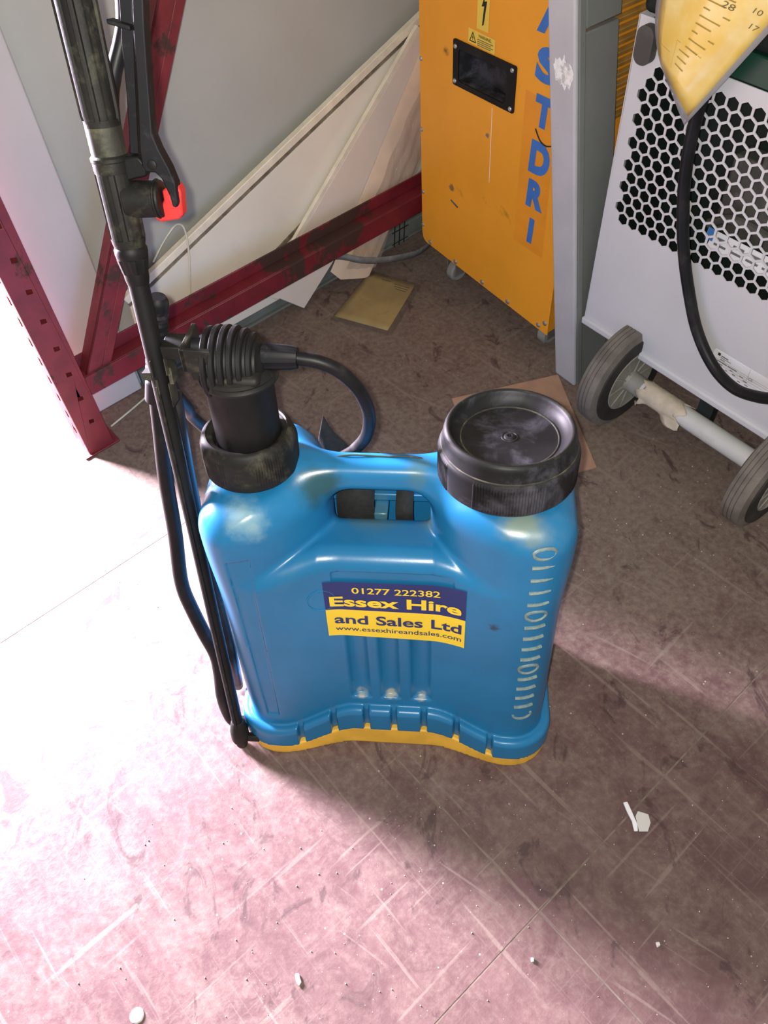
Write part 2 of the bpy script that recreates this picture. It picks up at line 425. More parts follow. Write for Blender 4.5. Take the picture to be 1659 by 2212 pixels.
# panel joint strip on the wall
base = place(mk('baseboard_back', join([box(.135, 2.6, .104, .118, 0, .038), box(.135, 2.6, .0945, .104, 0, .006)]), M['skirt'], smooth=False, bevel=.002)); base['kind'] = 'structure'

wp = rack_local('standing_sheet', 'tall white sheet standing upright directly behind the red rack post', 'sheet')
mk('face_sheet', box(-.032, .128, .098, .1175, 0, 2.2), M['panelwhite'], wp, bevel=.004)
mk('edge_strip', box(-.046, -.032, .094, .117, 0, 2.2), M['panelwhite'], wp, bevel=.006, seg=3)

# ------------------------------------------------------------------ red rack
rack = rack_local('storage_rack', 'red painted steel rack end frame with perforated post and diagonal brace', 'rack')
pw = .055
hz = [.075 + .062 * k for k in range(9)]
holes = [[(-pw * .42 - .005, z), (-pw * .42 + .005, z - .003), (-pw * .42 + .006, z + .006), (-pw * .42 - .004, z + .009)] for z in hz]
mk('post', join([
    sheet_with_holes([(-pw, 0), (0, 0), (0, 1.9), (-pw, 1.9)], holes, lambda a, b, c: (a, c, b), .003),
    sheet_with_holes([(.003, 0), (.055, 0), (.055, 1.9), (.003, 1.9)],
                     [[(.016, z), (.026, z), (.026, z + .02), (.016, z + .02)] for z in [.05 + .045 * k for k in range(14)]],
                     lambda a, b, c: (-pw + c, a, b), .003),
    box(-.003, 0, .003, .055, 0, 1.9), box(-pw + .003, -.003, .045, .047, 0, 1.9)]), M['rust'], rack, bevel=.0008, seg=1)
mk('foot_plate', box(-pw - .012, .012, -.006, .062, 0, .004), M['rust'], rack, bevel=.001)
# bottom beam: an angle with its flange on top set back
mk('cross_beam', join([box(0, 1.9, .0, .004, .134, .178), box(0, 1.9, .004, .036, .174, .178), box(0, 1.9, .033, .037, .178, .206)]), M['rustbeam'], rack, bevel=.001, seg=1)
bl, br, tr_, tl_ = (rk(186, 800, .01), rk(243, 776, .01), rk(377, 0, .01), rk(338, 0, .01))
bdir = np.array(tl_) - np.array(bl); bdir = bdir / np.linalg.norm(bdir)
side = np.array([bdir[2], 0, -bdir[0]]); wb = abs((np.array(br) - np.array(bl)) @ side) * .93
p0 = np.array([bl[0], .006, bl[2]]) - bdir * .01
mk('diagonal_brace', join([obox(p0, side * wb * .62, (0, .004, 0), bdir * 1.15), obox(p0, side * .004, (0, .03, 0), bdir * 1.15),
                           obox(p0 + side * wb * .62, side * wb * .38, (0, .010, 0), bdir * 1.15)]), M['rust'], rack, bevel=.001, seg=1)

# ------------------------------------------------------------------ boards leaning behind the rack
def rprism(name, poly, y0, y1, mat, parent, bevel=.0015):
    return mk(name, prism(poly, y0, y1, lambda a, b, h: (a, h, b)), mat, parent, bevel=bevel, seg=1)
b1 = rack_local('wide_white_board', 'wide white board leaning at a slant behind the rack, dirty ledge along its upper edge', 'board')
e0 = np.array([.02, .189]); e1 = np.array([1.30, .632]); ed = (e1 - e0) / np.linalg.norm(e1 - e0); en = np.array([ed[1], -ed[0]])
def strip(a, b, w0, w1): return [tuple(e0 + ed * a + en * w0), tuple(e0 + ed * b + en * w0), tuple(e0 + ed * b + en * w1), tuple(e0 + ed * a + en * w1)]
ln = np.linalg.norm(e1 - e0)
low = [tuple(e0 + ed * .14 + en * .03), tuple(e0 + ed * ln + en * .03), (1.30, .30), (.60, .040), (.15, .040)]
rprism('face', low, .086, .094, M['board'], b1)
rprism('upper_edge', strip(.14, ln, 0, .0165), .080, .095, M['boardedge'], b1)
rprism('dirty_ledge', strip(.14, ln, .0165, .030), .0875, .0945, M['grime'], b1)
rprism('lower_ledge', [(.44, .137), (.60, .202), (.595, .190), (.435, .122)], .0835, .0862, M['grime'], b1, bevel=0)

b2 = rack_local('narrow_white_board', 'narrow white board with notched foot standing tilted behind the red beam', 'board')
fa, fb, fc, fd_ = (.450, .090), (.487, .059), (.549, .0015), (.489, .055)
top_l, top_r = (.925, .482), (1.03, .44)
def tilt(a, b, h): return (a, h + .006 * min(1, b / .48), b)
poly2 = [(.455, .088), (.486, .0605), (.4885, .063), (.550, .0008), (1.06, .40), (.945, .493)]
mk('face', prism(poly2, .062, .071, tilt), M['boardpink'], b2, bevel=.001, seg=1)
mk('edge', prism([(.455, .088), (.945, .493), (.935, .502), (.4475, .0945)], .0615, .0705, tilt), M['boardedge'], b2, bevel=.0008, seg=1)

b3 = rack_local('wrapped_timber', 'pale timber length in clear wrap leaning right behind the red beam', 'timber')
ax = np.array([.23, .0035, .300]); ax /= np.linalg.norm(ax)
c0 = np.array([.653, .0455, .036]); wd = np.array([.085, .0, -.040]); wd -= ax * wd.dot(ax) * 0; dp = np.array([-.018, .013, .026])
mk('plank', obox(c0, wd, dp, ax * .62), M['timber'], b3, bevel=.002)
e_ = ax * .012
mk('plastic_wrap', grid(lambda u, v: tuple(c0 + wd * (-.03 + 1.06 * u) + ax * (.03 + .56 * v) + np.array([0, -.004 - .0025 * math.sin(v * 37 + u * 5) - .002 * math.sin(u * 21 + v * 9), 0])), 14, 40), M['wrap'], b3, angle=180)

st = rack_local('grey_strap', 'flat grey packing strap looped around the wrapped timber', 'strap')
sp = spline([(.60, .052, .118), (.648, .034, .110), (.70, .016, .082), (.76, .006, .058), (.82, .004, .038), (.875, .012, .020), (.93, .030, .010), (.98, .055, .012)], 6)
V, F = [], []
for q in sp: V += [tuple(q + np.array([0, .001, -.0095])), tuple(q + np.array([0, -.002, .0095]))]
F = [(2 * i, 2 * i + 2, 2 * i + 3, 2 * i + 1) for i in range(len(sp) - 1)]
mk('band', (V, F), M['strap'], st, solid=.0012, angle=180)

wm = rack_local('wire_mesh', 'small piece of black wire mesh standing against the skirting board', 'mesh')
for k in range(3):
    mk('upright_wire', tube([(.862 + .016 * k, .088, .004), (.885 + .018 * k, .100, .16)], .0014, 6), M['wire'], wm)
for k in range(5):
    mk('cross_wire', tube([(.855 + .004 * k, .0885 + .002 * k, .012 + .03 * k), (.91 + .004 * k, .0895 + .002 * k, .012 + .03 * k)], .0012, 6), M['wire'], wm)

wc = rack_local('thin_cord', 'thin white cord looped over the slanting white board and trailing to the floor', 'cord')
cpts = [rk(*p, .074) for p in ((331, 566), (350, 528), (372, 494), (385, 484), (397, 492), (405, 522), (410, 580), (411, 660))]
mk('loop', tube(spline(cpts, 5), .0019, 6), M['cord'], wc)
tp = [on_floor(x, y, .002) for x, y in ((344, 834), (322, 852), (285, 884), (240, 921))]
mk('tail', tube(spline([(float((p - PR) @ D), float(-(p - PR) @ NRM), float(p[2])) for p in tp], 5), .0019, 6), M['cord'], wc)

# ------------------------------------------------------------------ card and boards lying on the floor
pc = [on_floor(*p) for p in ((800, 586), (909, 619), (846, 727), (714, 692))]
cen = sum(pc) / 4
fp_ = thing('yellow_paper', 'stained yellow paper in a clear sleeve lying flat on the floor', 'paper', loc=tuple(cen))
def quad(P, z, s=1.0, fx=(0, 1), fy=(0, 1)):
    def f(u, v):
        a = fx[0] + (fx[1] - fx[0]) * u; b = fy[0] + (fy[1] - fy[0]) * v
        p = (P[3] * (1 - a) + P[2] * a) * (1 - b) + (P[0] * (1 - a) + P[1] * a) * b - cen
        return (p[0], p[1], z + .0012 * math.sin(a * 5 + 1) * math.sin(b * 4))
    return f
mk('sleeve', grid(quad(pc, .0038), 8, 8), M['sleevefloor'], fp_, solid=.0006, angle=180)
mk('card', grid(quad(pc, .0022, fx=(.02, .90), fy=(.07, .985)), 8, 8), M['paper'], fp_, solid=.0006, angle=180)
for (a, b, l) in ((.55, .88, .3), (.58, .84, .26), (.62, .80, .2), (.30, .90, .18)):
    f = quad(pc, .0031)
    mk('printed_line', ([f(a, b), f(a + l, b), f(a + l, b + .012), f(a, b + .012)], [(0, 1, 2, 3)]), M['inkgrey'], fp_)

cb = [on_floor(975, 864), on_floor(1205, 812), on_floor(1288, 1012), on_floor(1060, 1075)]
cbc = sum(cb) / 4
tag(mk('brown_board', prism([tuple((p - cbc)[:2]) for p in cb], 0.0, .005, lambda a, b, h: (a, b, h)), M['cardboard'], bevel=.001),
    'flat brown board lying on the floor behind the black cap', 'board').location = (cbc[0], cbc[1], 0)

# ================================================================== orange cabinet
OA = np.array([.142, 1.656, 0.0]); OE = np.array([.5643, -.8256, 0.0]); ON = np.array([.8256, .5643, 0.0]); OR_ = math.atan2(OE[1], OE[0])
oc = thing('orange_cabinet', 'orange steel equipment cabinet on castors with blue vertical lettering', 'cabinet', loc=tuple(OA), rotz=OR_)
def rounded(x0, x1, z0, z1, r, n=5):
    P = []
    for cx, cz, a0 in ((x0 + r, z0 + r, 180), (x1 - r, z0 + r, 270), (x1 - r, z1 - r, 0), (x0 + r, z1 - r, 90)):
        for k in range(n + 1):
            a = math.radians(a0 + 90 * k / n); P.append((cx + r * math.cos(a), cz + r * math.sin(a)))
    return P
OW = .412
HU0, HU1, HZ0, HZ1 = .101, .266, .484, .565
front = [(.0, .118), (.004, .104), (.014, .096), (OW, .066), (OW, .98), (.0, .98)]
mk('front_panel', sheet_with_holes(front, [[(HU0 + .01, HZ0 + .01), (HU1 - .01, HZ0 + .01), (HU1 - .01, HZ1 - .01), (HU0 + .01, HZ1 - .01)]], lambda a, b, c: (a, c, b), .0025), M['orange'], oc, bevel=.0008, seg=1)
mk('body', box(.006, OW - .006, .034, .38, .098, .97), M['orange'], oc, bevel=.003)
for a in (.004, OW - .006): mk('side_skin', box(a, a + .003, .0026, .38, .098 if a < .1 else .07, .975), M['orange'], oc, smooth=False)
# recessed black handle dish
mk('handle_dish', join([
    sheet_with_holes(rounded(HU0, HU1, HZ0, HZ1, .004), [rounded(HU0 + .015, HU1 - .022, HZ0 + .010, HZ1 - .014, .006)], lambda a, b, c: (a, -.003 + c, b), .003),
    ]), M['black'], oc, bevel=.0006, seg=1)
mk('handle_cup', (
    [(HU0 + .015, 0, HZ0 + .01), (HU1 - .022, 0, HZ0 + .01), (HU1 - .022, 0, HZ1 - .014), (HU0 + .015, 0, HZ1 - .014),
     (HU0 + .030, .030, HZ0 + .020), (HU1 - .030, .012, HZ0 + .018), (HU1 - .030, .012, HZ1 - .020), (HU0 + .045, .030, HZ1 - .018)],
    [(0, 1, 5, 4), (1, 2, 6, 5), (2, 3, 7, 6), (3, 0, 4, 7), (4, 5, 6, 7)]), M['capdish'], oc, smooth=False)
def disc(u, z, r, h=.0025): return lathe([(r, 0), (r, -h * .5), (r * .7, -h), (0, -h * 1.05)], 12, (u, 0, z), 'y')
for (u, z) in ((HU0 + .007, HZ0 + .008), (HU1 - .008, HZ0 + .007), (HU1 - .009, HZ1 - .008), (HU0 + .007, HZ1 - .012)):
    V, F = disc(u, z, .0042); mk('handle_screw', ([(x, y - .003, q) for x, y, q in V], F), M['screw'], oc)
for (u, z) in ((.004, .138), (.030, .104), (.118, .097), (.208, .091), (.290, .085), (.385, .079), (.402, .094), (.004, .36), (.0045, .50), (.006, .22)):
    mk('edge_screw', disc(u, z, .0058 if u > .01 else .0042), M['screw'], oc)
# lettering down the right-hand side
mk('letter_backing', ([(.292, -.0004, .240), (.372, -.0004, .237), (.368, -.0004, .53), (.290, -.0004, .535)], [(0, 1, 2, 3)]), M['orangevinyl'], oc)
for ch, u, z, wdt, hgt in (('A', .303, .633, .064, .058), ('S', .308, .558, .054, .058), ('T', .316, .483, .046, .055), ('D', .313, .396, .051, .062), ('R', .315, .328, .044, .056), ('I', .327, .253, .0165, .054)):
    bold = .012 if ch != 'I' else 0
    V, F = text_mesh(ch, 1.0, lambda a, b: (a, 0, b), bold=.062, shear=.06)
    xs = [v[0] for v in V]; zs = [v[2] for v in V]; x0, x1, z0, z1 = min(xs), max(xs), min(zs), max(zs)
    V = [(u + (v[0] - x0) / (x1 - x0) * wdt, -.0009, z + (v[2] - z0) / (z1 - z0) * hgt) for v in V]
    mk('letter', (V, F), M['bluevinyl'], oc)
# pen stroke between the words, scratches
mk('pen_mark', tube(spline([(.322, -.001, .478), (.335, -.001, .462), (.350, -.001, .457), (.366, -.001, .462)], 5), .0013, 5), M['ink'], oc)
mk('scratch', tube([(.21, -.0008, .475), (.213, -.0008, .33)], .0008, 4), M['boardpink'], oc)
mk('scuff', tube([(.10, -.0008, .242), (.122, -.0008, .234)], .0016, 5), M['inside'], oc)
s1 = mk('warning_label', ([(.160, -.0006, .597), (.190, -.0006, .597), (.190, -.0006, .72), (.160, -.0006, .72)], [(0, 1, 2, 3)]), M['stickyellow'], oc, label='narrow yellow label with a black lightning bolt')
bolt = [(.181, .662), (.1705, .634), (.177, .636), (.174, .610), (.1735, .604), (.1775, .607), (.1835, .645), (.1765, .643), (.187, .668)]
mk('lightning_symbol', prism(bolt, -.0009, -.0007, lambda a, b, h: (a, h, b)), M['ink'], s1, smooth=False)
s2 = mk('caution_label', ([(.139, -.0006, .569), (.208, -.0006, .567), (.208, -.0006, .591), (.139, -.0006, .593)], [(0, 1, 2, 3)]), M['stickyellow'], oc, label='small yellow label printed WARNING')
def ol(u, z, y=-.001): return lambda a, b: (u + a, y, z + b)
mk('warning_word', text_mesh('WARNING.', .0075, ol(.1655, .5835), width=.034, bold=.01), M['ink'], s2)
for k in range(4):
    mk('small_print', ([(.163, -.001, .5795 - .0032 * k), (.204 - .006 * (k % 2), -.001, .5795 - .0032 * k), (.204 - .006 * (k % 2), -.001, .5809 - .0032 * k), (.163, -.001, .5809 - .0032 * k)], [(0, 1, 2, 3)]), M['inkgrey'], s2)
tri = [(.142, .572), (.160, .572), (.151, .5895)]; tin = [(.1446, .5735), (.1574, .5735), (.151, .586)]
mk('triangle_symbol', sheet_with_holes(tri, [tin], lambda a, b, c: (a, -.001 + c, b), .0003), M['ink'], s2, smooth=False)
mk('triangle_bolt', prism([(.1515, .584), (.1490, .579), (.1508, .579), (.1498, .5745), (.1530, .5803), (.1511, .5803)], -.0011, -.0009, lambda a, b, h: (a, h, b)), M['ink'], s2, smooth=False)
def caster(u, d):
    c = mk('castor', lathe([(.001, -.011), (.022, -.011), (.026, -.007), (.026, .007), (.022, .011), (.001, .011)], 20, (u, d, .026), 'x'), M['hub'], oc)
    mk('fork', join([box(u - .016, u - .0125, d - .018, d + .022, .02, .098), box(u + .0125, u + .016, d - .018, d + .022, .02, .098), box(u - .016, u + .016, d - .018, d + .03, .088, .098)]), M['screw'], c, bevel=.001, seg=1)
caster(.372, .050); caster(.068, .050); caster(.372, .33); caster(.068, .33)

for k in range(17):
    mk('side_louvre', obox((OW - .0065, .04, .50 + .018 * k), (0, .22, 0), (.010, 0, -.006), (0, 0, .007)), M['louvre'], oc, bevel=.001, seg=1)
# ================================================================== leaning grey steel slab
G0 = np.array([.422, 1.225, 0.0]); up = np.array([-.0925, .027, .73]); gt = -OE * .056; gw = ON * .094
gs = thing('grey_steel_panel', 'tall pale grey steel panel with white paint smear between orange cabinet and dehumidifier', 'panel', loc=tuple(G0))
mk('front_edge', obox((0, 0, 0), gt, ON * .010, up * 1.12), M['grey'], gs, bevel=.004, seg=3, label='pale grey front edge')
mk('side_strip', obox(ON * .010, gt * .3, ON * .014, up * 1.12), M['greydark'], gs, bevel=.002)
inset = obox(ON * .024 - OE * .004, gt * .2, ON * .076, up * .93)
mk('side_sheet', inset, M['greydark'], gs, bevel=.002)
mk('top_rail', obox(ON * .024 + up * .94, gt * .25, ON * .076, up * .18), M['greydark'], gs, bevel=.002)
# paint smear on the front edge
ue = up / np.linalg.norm(up); te = gt / np.linalg.norm(gt)
def smear_pt(a, b): return tuple(te * a + up * b - ON * .0006)
random.seed(3)
sm = []
for k in range(26):
    a = 2 * math.pi * k / 26; rr = 1 + .28 * (random.random() - .5)
    sm.append((.024 + .021 * rr * math.cos(a) , .857 + .034 * rr * math.sin(a) * (1.0 if k % 2 else .7)))
V = [smear_pt(.024, .857)] + [smear_pt(*p) for p in sm]
mk('paint_smear', (V, [(0, 1 + (k + 1) % 26, 1 + k) for k in range(26)]), M['smear'], gs)

DA = np.array([.423, 1.240, 0.0]); DE = np.array([.5740, -.8187, 0.0]); DN = np.array([.8187, .5740, 0.0]); DR = math.atan2(DE[1], DE[0])
# ================================================================== dehumidifier
dh = thing('dehumidifier', 'wheeled pale grey dehumidifier with honeycomb grille front', 'dehumidifier', loc=tuple(DA), rotz=DR)
DWID = .60
def dpx(px, py, off=0.0):
    q = on_plane(px, py, DA + DN * off, DN) - DA
    return float(q @ DE), float(q[2])
PIT, ROW = .0214, .01853
hexes = []
for r in range(16):
    for c in range(30):
        u = .0405 + PIT * c - (PIT / 2 if r % 2 else 0); z = .4025 + ROW * r
        if u > DWID - .03: continue
        if z > .655 and u > .142: continue
        if z > .64 and u < .036: continue
        if z > .66 and u < .045: continue
        if u > .30 and z > .60: continue
        h = PIT / math.sqrt(3) * .83
        hexes.append([(u + h * math.cos(math.radians(30 + 60 * k)), z + h * math.sin(math.radians(30 + 60 * k))) for k in range(6)])
outer = [(0.002, .172), (DWID, .172), (DWID, .6735), (.135, .6735), (.135, .711), (.0, .711)]
mk('honeycomb_front', sheet_with_holes(outer, hexes, lambda a, b, c: (a, c, b), .0016), M['dehum'], dh, smooth=False)
mk('bottom_lip', box(-.004, DWID, -.006, .02, .158, .1735), M['dehum'], dh, bevel=.004, seg=3)
for a, b in ((-.001, .0015), (DWID - .002, DWID)): mk('side_wall', box(a, b, .0, .36, .165, .711), M['dehum'], dh, smooth=False)
mk('dark_liner', box(.020, .022, .006, .135, .174, .71), M['greenblack'], dh, smooth=False)  # added dark sheet, hides the flash-lit side wall so the grille holes stay dark
mk('base_tray', box(-.001, DWID, .01, .36, .16, .172), M['greenblack'], dh, smooth=False)
mk('inner_back', box(.022, DWID - .01, .135, .14, .172, .71), M['greenblack'], dh, smooth=False)
mk('lid', box(-.002, DWID, .004, .36, .7115, .80), M['greenblack'], dh, bevel=.01, seg=3, label='green black lid')
mk('control_panel', box(.1355, DWID, .0025, .03, .6735, .7112), M['green'], dh, bevel=.002, label='dark green control panel')
hb = rounded(.010, .040, .652, .705, .014, 6)
mk('lid_latch', prism(hb, -.014, 0, lambda a, b, h: (a, h, b)), M['inside'], dh, bevel=.004)
mk('compressor', lathe([(.001, .19), (.05, .19), (.062, .20), (.065, .22), (.065, .38), (.06, .40), (.04, .425), (.001, .43)], 28, (.43, .068, .19)), M['inside'], dh)
mk('fan_housing', lathe([(.075, -.02), (.075, .02), (.06, .03), (.02, .03), (.001, .035)], 32, (.30, .07, .56), 'y'), M['inside'], dh)
mk('inner_bulkhead', box(.155, .55, .09, .134, .40, .53), M['inside'], dh, bevel=.006)
mk('inner_column', box(.255, .50, .075, .134, .50, .66), M['inside'], dh, bevel=.006)
mk('pipe', tube(spline([(.16, .07, .42), (.20, .06, .45), (.26, .055, .455), (.33, .06, .44), (.37, .05, .47)], 6), .008, 10), M['inside'], dh)
il = mk('inner_label', obox((.185, .035, .405), (.15, .0, .0), (0, .0008, 0), (0, .010, .026)), M['white'], dh, smooth=False, label='white printed label behind the grille')
mk('blue_mark', obox((.178, .0345, .418), (.014, 0, 0), (0, .0006, 0), (0, .004, .018)), M['bluedot'], il, smooth=False)
for k in range(4):
    mk('printed_line', obox((.195 + .03 * k, .0345 + .002, .413), (.022, 0, 0), (0, .0006, 0), (0, .001, .003)), M['inklabel'], il, smooth=False)
    mk('printed_line', obox((.197 + .03 * k, .0345 + .005, .421), (.020, 0, 0), (0, .0006, 0), (0, .0012, .004)), M['inklabel'], il, smooth=False)
# rating plate
pl0, pl1, pz0, pz1 = .275, .430, .2275, .2690
rp = mk('rating_plate', prism(rounded(pl0, pl1, pz0, pz1, .003, 3), -.0008, 0, lambda a, b, h: (a, h, b)), M['white'], dh, smooth=False, label='white rating plate with ruled print')
def bar(u0, u1, z, h=.0016, nm='printed_line', mt='inklabel'):
    mk(nm, ([(u0, -.0013, z), (u1, -.0013, z), (u1, -.0013, z + h), (u0, -.0013, z + h)], [(0, 1, 2, 3)]), M[mt], rp)
bar(.2835, .2885, .2605, .0055, 'emblem', 'ink')
for u0, u1, z, h in ((.2905, .304, .2610, .0022), (.2905, .310, .2580, .0012), (.2905, .299, .2545, .0014), (.279, .43, .2530, .0004), (.279, .43, .2490, .0004),
                     (.285, .305, .2496, .0016), (.307, .325, .2496, .0016), (.279, .43, .2440, .0004), (.280, .286, .2415, .0016), (.291, .298, .2450, .0016), (.313, .318, .2448, .0016), (.332, .339, .2446, .0016),
                     (.279, .43, .2390, .0004), (.280, .287, .2375, .0016), (.293, .297, .2402, .0016), (.305, .309, .2398, .0014), (.319, .325, .2400, .0016), (.340, .348, .2398, .0018), (.294, .305, .2350, .0018),
                     (.331, .337, .2330, .0018), (.345, .352, .2345, .0016), (.349, .362, .2305, .0016)):
    bar(u0, u1, z, h)
mk('printed_line', ([(.3455, -.0013, .2440), (.3459, -.0013, .2440), (.3459, -.0013, pz1), (.3455, -.0013, pz1)], [(0, 1, 2, 3)]), M['inklabel'], rp)
mk('mark_ce', text_mesh('CE', .0075, lambda a, b: (.347 + a, -.0013, .2475 + b)), M['inklabel'], rp)
# wheels and axle
WR = .106
Cw = on_floor(1362, 822, WR) - DA; wu, wd_ = float(Cw @ DE), float(Cw @ DN)
def wheel(u):
    # tyre from u-.048 to u, axis along the machine's front
    t = mk('wheel', lathe([(.060, -.050), (.080, -.050), (.092, -.047), (WR - .001, -.042), (WR, -.036), (WR - .002, -.0355), (WR - .002, -.0345), (WR, -.034), (WR, -.028), (WR - .002, -.0275), (WR - .002, -.0265), (WR, -.026), (WR, -.020),
                              (WR - .002, -.0195), (WR - .002, -.0185), (WR, -.018), (WR, -.012), (WR - .001, -.006), (.092, -.002), (.090, -.0015), (.082, .0), (.062, .0), (.060, -.003)], 56, (u, wd_, WR), 'x', cap=False), M['tyre'], dh)
    mk('tyre_wall', lathe([(.0915, -.0018), (.0905, .0012), (.080, .0018), (.068, .0016), (.063, .0012), (.061, -.002)], 48, (u, wd_, WR), 'x', cap=False), M['tyreside'], t)
    hub = mk('hub', join([lathe([(.064, -.004), (.0635, .0015), (.0615, .0025), (.0590, .0012), (.022, -.0005), (.020, .006), (.001, .006)], 40, (u, wd_, WR), 'x')]), M['hub'], t)
    for k in range(10):
        a = 2 * math.pi * k / 10; ca, sa = math.cos(a), math.sin(a)
        mk('rib', obox((u - .002, wd_ + ca * .018 - sa * .001, WR + sa * .018 + ca * .001), (.0045, 0, 0), (0, ca * .042, sa * .042), (0, -sa * .002, ca * .002)), M['hub'], t, smooth=False)
    return t
wheel(wu); wheel(wu + .335)
mk('axle', tube([(wu - .02, wd_, WR), (wu + .30, wd_, WR)], .0190, 20), M['axle'], dh)
mk('axle_sleeve', tube([(wu, wd_, WR), (wu + .032, wd_, WR)], .0202, 20), M['hub'], dh)
random.seed(5)
def tape(u, v):
    a = math.radians(-60 + 300 * u); x = wu + .034 + .095 * v
    if v > .9 or v < .05: x += .008 * math.sin(u * 23)
    r = .0208 + (.014 * max(0, math.sin(u * 9 + v * 7)) if u > .86 or u < .06 else .0006 * math.sin(u * 40 + v * 31))
    return (x, wd_ + r * math.cos(a), WR + r * math.sin(a))
mk('torn_tape', grid(tape, 40, 16), M['tape'], dh, angle=180, solid=.0006)
for a in (.06, .50): mk('rear_support', box(a, a + .04, .30, .33, 0, .16), M['greenblack'], dh, bevel=.003)
mk('axle_bracket', box(wu + .14, wu + .17, wd_ + .012, wd_ + .030, .085, .162), M['greenblack'], dh, bevel=.001)

# black cable draped in front of the grille
def dp(px, py, off): return on_plane(px, py, DA + DN * off, DN)
cab = [dp(1548, 120, -.012), dp(1522, 200, -.013), dp(1502, 262, -.013), dp(1484, 350, -.012), dp(1476, 440, -.012), dp(1477, 540, -.013), dp(1488, 630, -.014), dp(1506, 715, -.016), dp(1540, 790, -.022), dp(1585, 838, -.032), dp(1640, 858, -.045), dp(1710, 866, -.06), dp(1800, 900, -.08)]
cabo = tag(mk('power_cable', tube(spline(cab, 8), .0096, 14), M['hose']), 'thick black cable hanging in front of the honeycomb grille', 'cable')
# laminated tag tied to the cable
ht = thing('hire_tag', 'curled yellow laminated tag hanging at the top of the grille', 'tag', loc=tuple(dp(1487, 258, -.045)))
T0 = np.array(ht.location)
def tagpt(u, v, grow=0.0):
    # u across (left 0 .. right 1), v up from the bottom edge
    u2 = -grow + u * (1 + 2 * grow); v2 = -grow * .7 + v * (1 + 1.4 * grow)
    bl_, br_ = np.array([1428, 138.]), np.array([1487, 252.])
    q = v2
    left = np.array([1428 - 60 * q + 150 * q * q, 138 - 330 * q]); right = np.array([1487 + 300 * q, 252 - 345 * q])
    p = left * (1 - u2) + right * u2
    off = -.030 - .020 * math.sin(max(0, min(1, u2)) * math.pi * .8 + .4) - .012 * q
    return np.array(dp(p[0], p[1], off)) - T0
ts = mk('sleeve', grid(lambda u, v: tuple(tagpt(u, v, .055)), 12, 14), M['sleeve'], ht, angle=180, solid=.0004)
def front_of(p): 
    q = p + T0; d = CAMP - q; return p - DN * .0012
tc_ = mk('card', grid(lambda u, v: tuple(front_of(tagpt(u, v))), 12, 14), M['tag'], ht, angle=180, solid=.0003)
def tp_(u, v): return tuple(tagpt(u, v) - DN * .0022)
def tbar(u0, v0, u1, v1, w=.012, m='tagprint'):
    w *= .6
    a = np.array([u0, v0]); b = np.array([u1, v1]); n = np.array([-(b - a)[1], (b - a)[0]]); n = n / (np.linalg.norm(n) + 1e-9) * w
    mk('written_line', ([tp_(*(a - n / 2)), tp_(*(b - n / 2)), tp_(*(b + n / 2)), tp_(*(a + n / 2))], [(0, 1, 2, 3)]), M[m], ht)
for k in range(3): tbar(.36 + .08 * k * 0, .13 + .045 * k, .52, .13 + .045 * k, .012)
for k in range(9): tbar(.42, .26 + .05 * k, .60 + .05 * (k % 3), .26 + .05 * k, .014)
for k in range(5): tbar(.14, .50 + .06 * k, .26 + .05 * (k % 2), .52 + .06 * k, .012)
tbar(.30, .08, .30, .26, .004); tbar(.30, .26, .66, .26, .004); tbar(.06, .16, .06, .40, .004); tbar(.06, .16, .24, .16, .004)
for s, u, v, sz in (('28', .55, .56, .085), ('25', .62, .74, .08), ('mm', .76, .74, .06), ('10', .80, .60, .07), ('17', .86, .52, .07), ('OUT', .80, .84, .07)):
    mk('handwriting', text_mesh(s, sz, lambda a, b, u=u, v=v: tp_(u + a * 1.5, v + b * .62)), M['inkgrey'], ht)

# ================================================================== knapsack sprayer
Lb, Rb = on_floor(560, 1605), on_floor(1165, 1640)
KX = (Rb - Lb) / np.linalg.norm(Rb - Lb); ky0 = np.array([-KX[1], KX[0], 0]); KO = (Lb + Rb) / 2
TIL = math.radians(8.7); ct, sn = math.cos(TIL), math.sin(TIL)
KY = ct * ky0 - sn * np.array([0, 0, 1.]); KZ = sn * ky0 + ct * np.array([0, 0, 1.])
KM = Matrix(((KX[0], KY[0], KZ[0], KO[0]), (KX[1], KY[1], KZ[1], KO[1]), (KX[2], KY[2], KZ[2], KO[2]), (0, 0, 0, 1)))
ks = thing('knapsack_sprayer', 'bright blue knapsack sprayer tank with yellow base and black cap on the floor', 'sprayer', mat4=KM)
def ky(px, py, y):                      # pixel -> tank coordinates on the plane at depth y
    q = on_plane(px, py, KO + KY * y, KY) - KO
    return np.array([q @ KX, q @ KY, q @ KZ])
def kloc(p): q = np.asarray(p) - KO; return np.array([q @ KX, q @ KY, q @ KZ])

XC, HWID, DEP = -.0065, .2275, .200
def sst(a, b, x): t = np.clip((x - a) / (b - a), 0, 1); return t * t * (3 - 2 * t)
def rmax(a, b, r): return np.minimum(np.maximum(a, b), -r) + np.sqrt(np.maximum(a + r, 0) ** 2 + np.maximum(b + r, 0) ** 2)
def smin(a, b, k): h = np.clip(.5 + .5 * (b - a) / k, 0, 1); return b * (1 - h) + a * h - k * h * (1 - h)
def yfront(x): return .024 * (1 - sst(.055, .170, np.abs(x - XC)))
def d2(x, y, z=.25):
    a = np.abs(x - XC); dS = a - HWID + .0065 * (1 - sst(.30, .43, z))
    return np.maximum(rmax(yfront(x) - y, dS, .045), rmax(y - DEP, dS, .030))
NOTCH = (-.143, -.094, -.045, -.004, .0405, .089, .138)
def ztop_y(x): return .019 + .022 * (1 - sst(.05, .165, np.abs(x - XC)))
